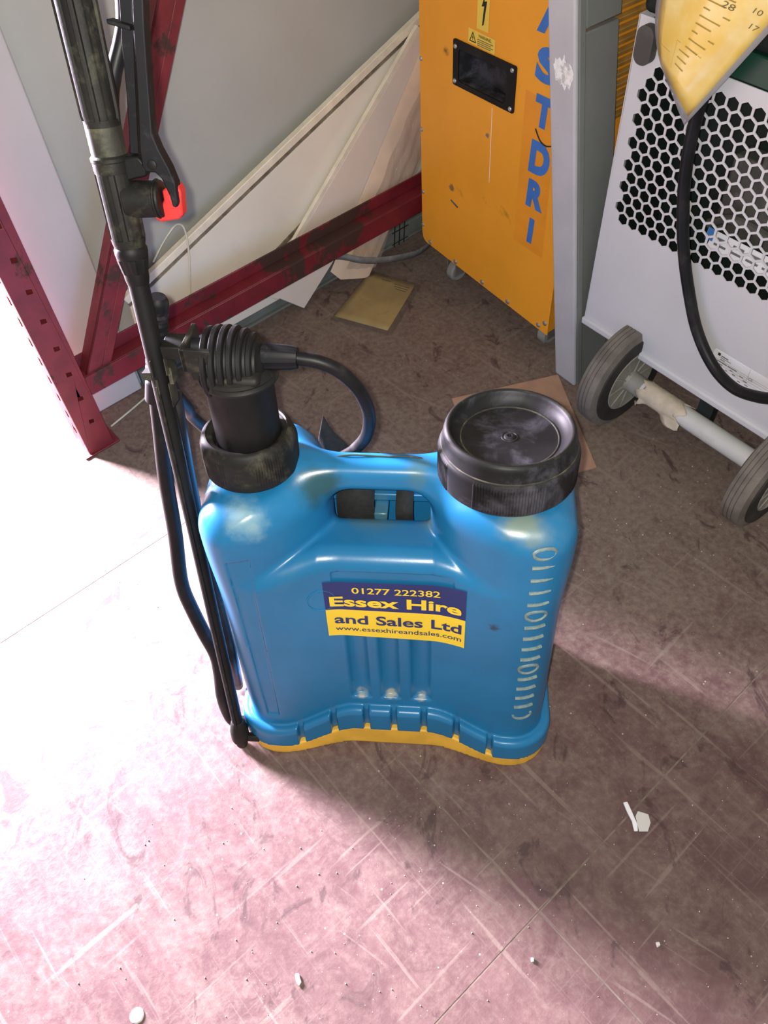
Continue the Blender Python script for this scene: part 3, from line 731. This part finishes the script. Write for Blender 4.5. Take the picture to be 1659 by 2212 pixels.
def tank_sdf(x, y, z):
    o = d2(x, y, z)
    xl = -.080 - np.where(y < .108, 8.0, 5.4) * (y - .108) ** 2; xr = .046 + np.where(y < .108, 6.6, 5.4) * (y - .108) ** 2
    ztp = .473 + .105 * y
    pL = rmax(rmax(o, (x - xl) * .9, .026), z - ztp, .038)
    pR = rmax(rmax(o, (xr - x) * .9, .028), z - ztp, .036)
    zc = .404 - .12 * (y - .03) - .30 * np.maximum(0, np.abs(x + .02) - .072)
    mid = rmax(rmax(o, y - .122, .006), z - zc, .030)
    lowb = rmax(o, z - .30, .02)
    d = smin(smin(pL, pR, .004), smin(mid, lowb, .010), .010)
    hx = np.abs(x + .017) - .10; hy = np.abs(y - .106) - .021; hzz = np.abs(z - .474) - .0195
    hnd = rmax(rmax(hy, hzz, .015), hx, .002)
    d = np.maximum(smin(d, hnd, .034), o)
    # three flutes, label recess, side groove
    for fx in (-.051, -.008, .036):
        fl = np.sqrt((x - fx) ** 2 + ((y - yfront(x)) * 1.15 + .003) ** 2) - .0145
        fl = rmax(rmax(fl, z - .262, .004), .106 - z, .003)
        d = -smin(-d, fl, .003)
    lab = np.maximum(np.maximum(np.abs(x - .002) - .077, np.abs(z - .32) - .058), y - yfront(x) - .0022)
    d = np.maximum(d, -lab)
    gx = np.abs(x - (-.1825 - .02 * (z - .25) * .2)) - (.0085 + .013 * (z - .08) / .33 * .4)
    grv = np.maximum(np.maximum(gx, np.abs(z - .246) - .165), y - .03)
    d = np.maximum(d, -np.maximum(grv, -d - .0034))
    # foot flange with vertical notches
    zt = .058 + .030 * (1 - sst(.05, .165, np.abs(x - XC)))
    nt = 0
    for q in NOTCH: nt = nt + (1 - sst(.0032, .0052, np.abs(x - q))) * (y < .08)
    band = rmax(o - .0145 + .0105 * nt, z - zt, .009)
    d = smin(d, band, .004)
    return np.maximum(d, ztop_y(x) - z)
def base_sdf(x, y, z):
    d = rmax(d2(x, y) - .0125, z - ztop_y(x) - .001, .002)
    return np.maximum(d, -(ct * z - sn * y))

def surface_nets(fn, lo, hi, h):
    ax = [np.arange(l, u + h, h, dtype=np.float32) for l, u in zip(lo, hi)]
    X, Y, Z = np.meshgrid(*ax, indexing='ij'); Vv = fn(X, Y, Z).astype(np.float32)
    del X, Y, Z
    S = Vv < 0; n0, n1, n2 = S.shape
    cnt = np.zeros((n0 - 1, n1 - 1, n2 - 1), np.int8)
    cor = [(i, j, k) for i in (0, 1) for j in (0, 1) for k in (0, 1)]
    for i, j, k in cor: cnt += S[i:n0 - 1 + i, j:n1 - 1 + j, k:n2 - 1 + k]
    I = np.argwhere((cnt > 0) & (cnt < 8))
    idx = -np.ones(cnt.shape, np.int64); idx[tuple(I.T)] = np.arange(len(I))
    cv = np.stack([Vv[I[:, 0] + i, I[:, 1] + j, I[:, 2] + k] for i, j, k in cor], 1)
    acc = np.zeros((len(I), 3)); num = np.zeros(len(I))
    for a in range(8):
        for b in range(a + 1, 8):
            if sum(abs(p - q) for p, q in zip(cor[a], cor[b])) != 1: continue
            m = (cv[:, a] < 0) != (cv[:, b] < 0); t = cv[:, a] / (cv[:, a] - cv[:, b] + 1e-12)
            p = np.array(cor[a]) + (np.array(cor[b]) - np.array(cor[a])) * t[:, None]
            acc[m] += p[m]; num[m] += 1
    P = (I + acc / num[:, None]) * h + np.array(lo)
    Q = []
    for axn in range(3):
        sl = [slice(None)] * 3; s2_ = [slice(None)] * 3; sl[axn] = slice(0, -1); s2_[axn] = slice(1, None)
        A, B = S[tuple(sl)], S[tuple(s2_)]
        E = np.argwhere(A != B); b, c = [(1, 2), (2, 0), (0, 1)][axn]
        sh = np.array(cnt.shape)
        E = E[(E[:, b] > 0) & (E[:, c] > 0) & (E[:, b] < sh[b]) & (E[:, c] < sh[c])]
        fl = A[tuple(E.T)]
        def g(db, dc):
            e = E.copy(); e[:, b] += db; e[:, c] += dc; return idx[tuple(e.T)]
        q = np.stack([g(-1, -1), g(0, -1), g(0, 0), g(-1, 0)], 1)
        q[~fl] = q[~fl][:, ::-1]; Q.append(q)
    Q = np.concatenate(Q)
    for _ in range(2):
        x, y, z = P.T; f0 = fn(x, y, z); e = 4e-4
        G = np.stack([(fn(x + e, y, z) - f0), (fn(x, y + e, z) - f0), (fn(x, y, z + e) - f0)], 1) / e
        st_ = (f0 / (np.maximum((G ** 2).sum(1), .3)))[:, None] * G
        P = P - np.clip(st_, -.6 * h, .6 * h)
    return P, Q
def np_mesh(name, P, Q, mat, parent):
    me = bpy.data.meshes.new(name)
    me.vertices.add(len(P)); me.vertices.foreach_set('co', P.astype(np.float32).ravel())
    me.loops.add(Q.size); me.loops.foreach_set('vertex_index', Q.astype(np.int32).ravel())
    me.polygons.add(len(Q)); me.polygons.foreach_set('loop_start', np.arange(0, Q.size, 4, dtype=np.int32))
    me.update(calc_edges=True); me.validate()
    return link(name, me, mat, parent, angle=180)
np_mesh('tank', *surface_nets(tank_sdf, (-.268, -.022, .008), (.25, .224, .508), .0024), M['blue'], ks)
np_mesh('base_skirt', *surface_nets(base_sdf, (-.268, -.022, -.006), (.25, .224, .056), .0026), M['yellowbase'], ks)
def fy(x, z=None):
    lo_, hi_ = -.03, .12
    for _ in range(40):
        m_ = (lo_ + hi_) / 2
        if d2(np.float64(x), np.float64(m_)) > 0: lo_ = m_
        else: hi_ = m_
    return hi_
# moulding seam along the shoulders
mk('seam_line', tube(spline([(-.118, .106, .4795), (-.06, .110, .4945), (-.017, .111, .4938), (.03, .110, .4945), (.05, .108, .4835)], 6), .0011, 6), M['olive'], ks)

# level marks moulded on the right lobe
for k in range(16):
    z = .4476 - .02207 * k
    if k in (0, 5, 10):
        pts = [(.180 + .0125 * math.cos(t), fy(.180 + .0125 * math.cos(t)) - .0003, z + .0085 * math.sin(t)) for t in np.linspace(0, 2 * math.pi, 25)]
        mk('level_ring', tube(pts, .0021, 6, cap=False), M['level'], ks)
    elif k == 15:
        pts = [(.180 + .0125 * math.cos(t), fy(.180 + .0125 * math.cos(t)) - .0003, z + .008 * math.sin(t)) for t in np.linspace(math.radians(175), math.radians(385), 16)]
        mk('level_ring', tube(pts, .0021, 6), M['level'], ks)
    else:
        pts = [(x, fy(x) - .0003, z + (x - .18) * .05) for x in np.linspace(.1675, .1925, 8)]
        mk('level_mark', tube(pts, .0029, 6), M['level'], ks)
pts = [(-.090 + .018 * math.cos(t), fy(-.090 + .018 * math.cos(t)) - .0002, .327 + .019 * math.sin(t)) for t in np.linspace(0, 2 * math.pi, 33)]
mk('moulded_ring', tube(pts, .0012, 6, cap=False), M['blue'], ks)

# sticker
def stk(u, v, lift=.0010):
    x = (-.0865 * (1 - u) + .0945 * u); z0 = .2545 - .0065 * u; z1 = .3615
    return (x, float(yfront(x)) - lift, z0 + (z1 - z0) * v)
def sgrid(u0, u1, v0, v1, lift): return grid(lambda a, b: stk(u0 + (u1 - u0) * a, v0 + (v1 - v0) * b, lift), 36, 8)
sk = mk('sticker', sgrid(0, 1, 0, .50, .0012), M['stky'], ks, angle=180, label='navy and yellow sticker reading Essex Hire and Sales Ltd')
mk('navy_band', sgrid(0, 1, .50, 1, .0012), M['navy'], sk, angle=180)
SWD, SHT = .181, .107
def line(s, u0, u1, v0, size, bold, mat):
    mk('lettering', text_mesh(s, size / SHT, lambda a, b: stk(u0 + a, v0 + b, .0018), bold=bold, width=u1 - u0), M[mat], sk)
line('01277 222382', .20, .82, .810, .0155, .012, 'stky')
line('Essex Hire', .035, .97, .575, .0255, .030, 'stky')
line('and Sales Ltd', .055, .975, .245, .0245, .022, 'navy')
line('www.essexhireandsales.com', .055, .975, .105, .0125, .006, 'navy')

# big filler cap
CC = (.1365, .100, .4860)
segs = 12
def knurl(a, r, z):
    if r < .0800 or z < .003 or z > .039: return 0
    k = int((a % (2 * math.pi)) / (2 * math.pi) * segs)
    if k % 3 == 1: return -.0006
    return .0009 * math.sin(a * 150)
capm = mk('filler_cap', lathe([(.076, -.004), (.079, 0), (.0816, .0025), (.0818, .0035), (.0818, .0375), (.0815, .0395), (.0800, .0430), (.0786, .0450), (.0783, .0500), (.0768, .0530), (.0766, .0590),
    (.0755, .0630), (.0738, .0660), (.0720, .0672), (.0698, .0668), (.0684, .0650), (.0676, .0625), (.0640, .0570), (.0595, .0530), (.0572, .0520), (.0555, .0518), (.0545, .0516), (.0530, .0514), (.030, .0512), (.010, .0514), (.0095, .0522), (.008, .0522), (.0072, .0512), (.0058, .0530), (.003, .0533), (.0022, .0500), (.0, .0498)],
    600, CC, mod=knurl), M['capdish'], ks, angle=50)
mk('cap_rim', lathe([(.0690, .0668), (.0700, .0677), (.0718, .0680), (.0735, .0672), (.0742, .0660), (.072, .0655), (.0690, .0668)], 96, CC), M['blackdirty'], capm)
mk('cap_ring', lathe([(.0785, .0440), (.0794, .0450), (.0794, .0462), (.0784, .0468)], 96, CC, cap=False), M['olive'], capm)
mk('dish_ring', lathe([(.0574, .0518), (.0569, .0528), (.0562, .0530), (.0555, .0527), (.0551, .0514)], 96, CC, cap=False), M['olive'], capm)

# pump collar, barrel, head
PC = (-.1715, .100)
def knurl2(a, r, z):
    if r < .056 or z > .034 or z < .003: return 0
    k = int((a % (2 * math.pi)) / (2 * math.pi) * 10)
    return .0010 * math.sin(a * 110) if k % 2 == 0 else -.0004
mk('pump_collar', lathe([(.054, -.004), (.0570, .0), (.0578, .002), (.0578, .034), (.0570, .040), (.0545, .0465), (.0515, .0500), (.0485, .0508), (.0470, .0490), (.0462, .0490), (.0450, .0485), (.0415, .0470), (.0400, .044), (.0395, .03)],
    440, (PC[0], PC[1], .4900), mod=knurl2), M['blackdirty'], ks, angle=50)
mk('pump_barrel', lathe([(.038, 0), (.0385, .02), (.0388, .122)], 64, (PC[0] + .002, PC[1], .496)), M['black'], ks)
mk('pump_flange', lathe([(.036, -.005), (.0405, -.004), (.0445, -.001), (.0452, .002), (.0438, .004), (.0432, .006), (.0450, .0085), (.0440, .012), (.038, .015), (.02, .020), (0, .020)], 72, (PC[0] + .004, PC[1], .616)), M['blackdirty'], ks)
HZ = .632
prof = []
x = -.035
Rk = [.0395, .0412, .0415, .0405, .0375, .0330]
prof.append((.0, x)); 
for k, rr in enumerate(Rk):
    prof += [(rr - .001, x), (rr, x + .001), (rr, x + .0050), (rr - .001, x + .0060), (rr - .0055, x + .0064), (rr - .006, x + .0092)]; x += .0096
prof += [(.0255, x), (.020, x + .004), (.0160, x + .007), (0, x + .007)]
mk('pump_head', lathe([(r, z) for r, z in prof], 56, (PC[0] + .008, PC[1], HZ), 'x'), M['black'], ks, angle=40)
mk('head_skirt', box(PC[0] - .027, PC[0] + .036, PC[1] - .0385, PC[1] + .036, .622, HZ + .004), M['blackdirty'], ks, bevel=.008, seg=3)
hx0 = PC[0] + .036
mk('outlet_neck', tube([(hx0 - .02, .1, HZ + .003), (hx0 + .004, .1, HZ + .006)], [.0165, .0120], 24), M['blackdirty'], ks)
def flat8(a): return 1 + .035 * (1 if int(a / (2 * math.pi) * 16) % 2 else -1)
nu = [ky(568, 770, .1), ky(643, 773, .1)]
dn_ = nu[1] - nu[0]
mk('hose_nut', join([tube([nu[0] - dn_ * .06, nu[0]], .0128, 24), tube([nu[0], nu[0] + dn_ * .08, nu[0] + dn_ * .8, nu[1]], [.0145, .0150, .0132, .0118], 48, prof=flat8)]), M['bluegrey'], ks, angle=25)
# hose: loop to the right, down behind the tank, up to the lance handle
def kd(px, py, d): return kloc(at_depth(px, py, d))
hp = [nu[1] - dn_ * .1, ky(690, 782, .1), ky(735, 803, .102), ky(775, 842, .108), ky(797, 893, .118), ky(792, 940, .135), ky(765, 972, .155), ky(725, 1003, .19)]
hp += [np.array([-.10, .26, .30]), np.array([-.19, .255, .31]), ky(435, 918, .215), ky(405, 880, .19), ky(372, 836, .17), kd(338, 740, .93), kd(292, 560, .875), kd(262, 400, .83), kd(241, 240, .795), kd(246, 160, .785), kd(262, 90, .775), kd(268, 40, .77), kd(262, -60, .765)]
mk('hose', tube(spline(hp, 9), .0078, 14), M['hose'], ks, angle=180)
# lance bracket arm reaching left from the pump head
def kpoly(pts, y): return [tuple(ky(px, py, y)[[0, 2]]) for px, py in pts]
br1 = kpoly([(345, 747), (385, 741), (400, 728), (408, 722), (408, 735), (398, 762), (440, 765), (443, 757), (452, 757), (452, 812), (438, 802), (392, 800), (384, 775), (346, 774)], .085)
arm = mk('bracket_arm', join([obox(ky(344, 750, .085), ky(392, 752, .085) - ky(344, 750, .085), (0, .030, 0), (0, 0, -.016)),
                        obox(ky(384, 756, .070), ky(452, 760, .070) - ky(384, 756, .070), (0, .006, 0), (0, 0, -.028)),
                        obox(ky(384, 756, .070), (.006, 0, 0), (0, .055, 0), (0, 0, -.028)),
                        obox(ky(384, 756, .118), ky(452, 760, .07) - ky(384, 756, .07), (0, .006, 0), (0, 0, -.028)),
                        obox(ky(410, 792, .078), (.042, 0, 0), (0, .045, 0), (0, 0, -.018))]), M['blackdirty'], ks, bevel=.0012)
rc = ky(428, 748, .1)
mk('bracket_roller', lathe([(.001, -.013), (.0085, -.013), (.0095, -.012), (.0095, .010), (.0085, .012), (.001, .012)], 24, tuple(rc), 'x'), M['bluegrey'], ks)
mk('roller_pin', tube([rc + np.array([.01, 0, 0]), rc + np.array([.034, 0, 0])], .0028, 10), M['axle'], ks)

# straps seen through the hand hole and behind the tank
mk('back_plate', join([box(-.105, .075, .178, .186, .27, .432), box(-.03, -.012, .125, .186, .372, .384), box(-.105, .075, .150, .160, .384, .396)]), M['blue'], ks, bevel=.002)
def ribbon(pts, wv, t=.0016): 
    sp_ = spline(pts, 6); wv = np.asarray(wv, float); V, F = [], []
    for q in sp_: V += [tuple(q - wv / 2), tuple(q + wv / 2)]
    return V, [(2 * i, 2 * i + 2, 2 * i + 3, 2 * i + 1) for i in range(len(sp_) - 1)]
mk('shoulder_strap', ribbon([(-.052, .200, .425), (-.052, .165, .424), (-.054, .136, .411), (-.054, .128, .385), (-.054, .13, .33)], (.05, 0, 0)), M['webbing'], ks, solid=.003, angle=180)
mk('waist_strap', ribbon([(.012, .185, .43), (.012, .150, .425), (.011, .128, .404), (.011, .118, .392), (.012, .124, .36)], (.023, 0, .002)), M['webbing'], ks, solid=.0025, angle=180)
mk('back_strap', ribbon([ky(690, 915, .206) + np.array([0, .004, -.01]), ky(712, 955, .212), ky(745, 985, .222), ky(775, 1010, .236), (.02, .25, .33)], (.010, .0, .040)), M['webbing'], ks, solid=.004, angle=180)

# pump lever with ribbed grip, folded down along the left side
def kx_plane(px, py, xv):
    q = on_plane(px, py, KO + KX * xv, KX) - KO
    return np.array([q @ KX, q @ KY, q @ KZ])
ldp = lambda px, py, d: kloc(at_depth(px, py, d))
gA, gB = ldp(341, 640, .865), ldp(337, 862, .965)
def grip_r(n_):
    rs = []
    for i in range(n_):
        t = i / (n_ - 1)
        rr = .0118 + .0012 * t
        if t < .04: rr *= .72 + 7 * t
        elif .08 < t < .80 and (i % 4) == 0: rr -= .0026
        rs.append(rr)
    return rs
NG = 57
lever = mk('pump_lever', tube(spline([gA * .1 + gB * .9, ldp(347, 930, .985), ldp(358, 1034, 1.025), ldp(378, 1150, 1.072), ldp(388, 1235, 1.105), ldp(397, 1275, 1.12), ldp(413, 1312, 1.135), ldp(440, 1366, 1.155), ldp(465, 1412, 1.175), ldp(475, 1455, 1.19), ldp(480, 1500, 1.21), ldp(490, 1532, 1.235), ldp(506, 1556, 1.250), ldp(535, 1560, 1.255)], 8), .0098, 14), M['hose'], ks, angle=180)
mk('lever_grip', tube([gA + (gB - gA) * i / (NG - 1) for i in range(NG)], grip_r(NG), 20), M['bluegrey'], lever, angle=30)
rf = on_floor(515, 1481, .006)
mk('lever_rod', tube(spline([ldp(378, 845, .975), ldp(392, 930, 1.00), ldp(410, 1034, 1.04), ldp(437, 1160, 1.09), ldp(468, 1278, 1.14), ldp(492, 1370, 1.175), ldp(504, 1425, 1.195), kloc(rf)], 6), .0078, 12), M['hose'], ks, angle=180)

# ================================================================== spray lance
nz = on_floor(522, 1600, .012)
qa = KO + KY * .092; tgt = on_plane(337, 780, qa, KY)
la = (tgt - nz) / np.linalg.norm(tgt - nz)
lu = KX - la * KX.dot(la); lu /= np.linalg.norm(lu); lw = np.cross(la, lu)      # lw away from the camera
LM = Matrix(((lu[0], lw[0], la[0], nz[0]), (lu[1], lw[1], la[1], nz[1]), (lu[2], lw[2], la[2], nz[2]), (0, 0, 0, 1)))
sl = thing('spray_lance', 'black spray lance with ribbed trigger handle and red latch, standing against the tank', 'lance', mat4=LM)
def ll(px, py, wv=0.0):
    q = on_plane(px, py, nz + lw * wv, lw) - nz
    return float(q @ lu), float(q @ la)
def lz(px, py): return ll(px, py)[1]
zN, zT = lz(266, 530), lz(239, 338)
zc0 = lz(283, 600)
def facet(a): return 1 + .06 * math.cos(a * 6)
def flute(a): return 1 + .055 * (1 if math.sin(a * 9) > .2 else -1)
mk('lance_tube', tube([(0, 0, .02), (0, 0, .40), (0, 0, zc0 - .12), (0, 0, zc0)], [.0082, .0084, .0100, .0108], 18), M['black'], sl)
mk('tube_rib', join([obox((-.0016, -.0112, .03), (.0032, 0, 0), (0, .004, 0), (0, -.0010, zc0 - .14)), obox((-.0016, .0072, .03), (.0032, 0, 0), (0, .004, 0), (0, .0010, zc0 - .14))]), M['blackdirty'], sl)
mk('nozzle_cap', join([lathe([(.0, -.010), (.007, -.010), (.009, -.006), (.009, .002), (.0125, .004), (.0140, .010), (.0140, .026), (.0120, .036), (.0100, .044), (.0085, .046)], 24)]), M['blackdirty'], sl, angle=30)
mk('nozzle_lug', box(.008, .030, -.005, .005, .004, .016), M['blackdirty'], sl, bevel=.002)
mk('cone_nut', join([lathe([(.0112, zc0 - .006), (.0125, zc0), (.0128, zc0 + .006)], 24), tube([(0, 0, zc0 + .006), (0, 0, zN - .012)], [.0128, .0158], 40, prof=lambda a: 1 + .05 * (1 if math.sin(a * 6) > .3 else -.4)), lathe([(.0158, zN - .012), (.0166, zN - .008), (.0166, zN - .003), (.0150, zN)], 28)]), M['black'], sl, angle=28)
mk('valve_body', join([lathe([(.0145, zN - .004), (.0165, zN + .004), (.0170, zN + .008)], 40), tube([(0, 0, zN + .008), (0, 0, zT - .014)], [.0165, .0172], 72, prof=lambda a: 1 + .045 * (1 if math.sin(a * 8) > 0 else -1)),
    lathe([(.0172, zT - .014), (.0178, zT - .010), (.0178, zT - .004), (.0186, zT - .003), (.0186, zT), (.0168, zT + .002)], 40)]), M['blackdirty'], sl, angle=28)
zg = lz(221, 272)
mk('grip_collar', tube([(0, 0, zT), (0, 0, zg)], [.0165, .0168], 32), M['olive'], sl)
zend = zg + .30
mk('handle_grip', join([lathe([(.0166, zg - .001), (.0172, zg + .006)], 32), tube([(0, 0, zg + .004), (0, 0, zg + .010), (0, 0, zg + .12), (0, 0, zend)], [.0165, .0174, .0186, .0186], 90, prof=flute)]), M['blackdirty'], sl, angle=28)
# side port and lever pivot lug
pu, pz = ll(310, 430)
mk('side_port', join([tube([(.008, 0, pz), (.038, 0, pz)], [.0175, .0170], 32), tube([(.038, 0, pz), (.0405, 0, pz)], [.0185, .0185], 32), tube([(.0405, 0, pz), (.044, 0, pz)], [.0178, .0165], 32)]), M['blackdirty'], sl, bevel=.001)
lu0, lz0 = ll(283, 356)
mk('pivot_lug', prism([ll(268, 335), ll(303, 335), ll(318, 352), ll(322, 378), ll(300, 383), ll(276, 390)], -.007, .007, lambda a, b, h: (a, h, b)), M['black'], sl, bevel=.002)
lv = mk('trigger_lever', prism([ll(x, y, -.008) for x, y in ((286, -60), (309, -60), (314, 60), (322, 180), (330, 288), (344, 322), (366, 362), (380, 396), (386, 438), (383, 448), (374, 446), (368, 424), (350, 386), (336, 372), (318, 372), (307, 356), (303, 330), (297, 200), (290, 90))], -.010, .006, lambda a, b, h: (a, h, b)), M['bluegrey'], sl, bevel=.0015)
mk('lever_web', prism([ll(x, y, .004) for x, y in ((258, -60), (288, -60), (292, 90), (302, 332), (284, 331), (276, 200), (266, 90))], .000, .010, lambda a, b, h: (a, h, b)), M['bluegrey'], lv, bevel=.001)
mk('lever_tab', obox((ll(240, 50)[0], -.010, ll(240, 50)[1]), (ll(288, 52)[0] - ll(240, 50)[0], 0, -.006), (0, .016, 0), (0, 0, .004)), M['bluegrey'], lv, bevel=.001)
pv = ll(327, 357, -.012)
mk('pivot_pin', lathe([(.0045, 0), (.0045, -.002), (.003, -.0026), (0, -.0026)], 16, (pv[0], -.0095, pv[1]), 'y'), M['black'], lv)
mk('red_latch', prism([ll(x, y) for x, y in ((352, 410), (372, 396), (386, 398), (393, 412), (397, 462), (390, 471), (350, 478), (340, 472), (336, 462), (349, 448), (356, 430))], -.004, .012, lambda a, b, h: (a, h, b)), M['redlatch'], sl, bevel=.002)
# clip holding the lance to the bracket
def clip_box(px0, py0, px1, py1, w0, w1):
    a = ll(px0, py0, w0); b = ll(px1, py1, w0)
    return obox((a[0], w0, a[1]), (b[0] - a[0], 0, 0), (0, w1 - w0, 0), (0, 0, b[1] - a[1]))
cl = mk('lance_clip', join([clip_box(352, 776, 362, 812, -.014, .016), clip_box(322, 782, 331, 820, -.014, .016), clip_box(326, 822, 366, 790, .010, .018), clip_box(364, 830, 374, 880, -.010, .012), clip_box(336, 838, 345, 868, -.014, .012), clip_box(306, 806, 330, 822, -.008, .006), clip_box(360, 795, 376, 830, -.006, .014)]), M['olive'], sl, bevel=.0015)

# ================================================================== litter on the floor
def scrap(name, pts, h, mat, label, cat, group=None):
    P = [on_floor(*p) for p in pts]; c = sum(P) / len(P)
    o = mk(name, prism([tuple((p - c)[:2]) for p in P], 0, h, lambda a, b, hh: (a, b, hh)), mat, bevel=.0008, seg=1)
    o.location = (c[0], c[1], .0003); return tag(o, label, cat, group)
sc1 = thing('plastic_scrap', 'torn white plastic scrap on the floor to the right of the sprayer', 'scrap', loc=tuple(on_floor(1378, 1768, .0005)))
so = np.array(sc1.location)
def fl(pts): return [tuple((on_floor(*p) - so)[:2]) for p in pts]
mk('spine', prism(fl([(1345, 1735), (1354, 1733), (1363, 1752), (1376, 1782), (1377, 1797), (1369, 1797), (1364, 1776), (1352, 1752)]), 0, .004, lambda a, b, h: (a, b, h)), M['white'], sc1, bevel=.001)
mk('torn_film', prism(fl([(1372, 1764), (1377, 1753), (1400, 1760), (1405, 1778), (1399, 1797), (1380, 1797)]), 0, .002, lambda a, b, h: (a, b, h)), M['film'], sc1, bevel=.0005)
for pts, lab in ((((1415, 2036), (1424, 2035), (1426, 2043), (1419, 2048)), 'white chip on a floor joint near the bottom right'),
                 (((638, 2104), (646, 2103), (652, 2122), (646, 2132), (640, 2120)), 'pale curled sliver lying on the pink lit floor'),
                 (((1146, 2069), (1154, 2070), (1153, 2079), (1147, 2079)), 'white crumb on the floor left of the joint crossing')):
    scrap('floor_chip', pts, .003, M['grit'], lab, 'chip')
# bottle-cap sized disc
dcen = on_floor(296, 2194); o = tag(mk('round_disc', lathe([(.0, .002), (.006, .002), (.0075, .0025), (.009, .0015), (.0095, 0)][::-1], 24), M['grit']), 'small round pale disc lying on the floor at the lower left', 'disc'); o.location = (dcen[0], dcen[1], .0002)
random.seed(11); parts = []
for k in range(240):
    x, y = random.uniform(-.5, .7), random.choice((random.uniform(.12, .42), random.uniform(.76, .98))); s = random.uniform(.0005, .0014)
    parts.append(obox((x, y, .0), (s, s * .4, 0), (-s * .3, s, 0), (0, 0, s)))
gr = tag(mk('floor_grit', join(parts), M['grit'], smooth=False), 'tiny pale grit crumbs scattered over the dark floor', 'grit'); gr['kind'] = 'stuff'
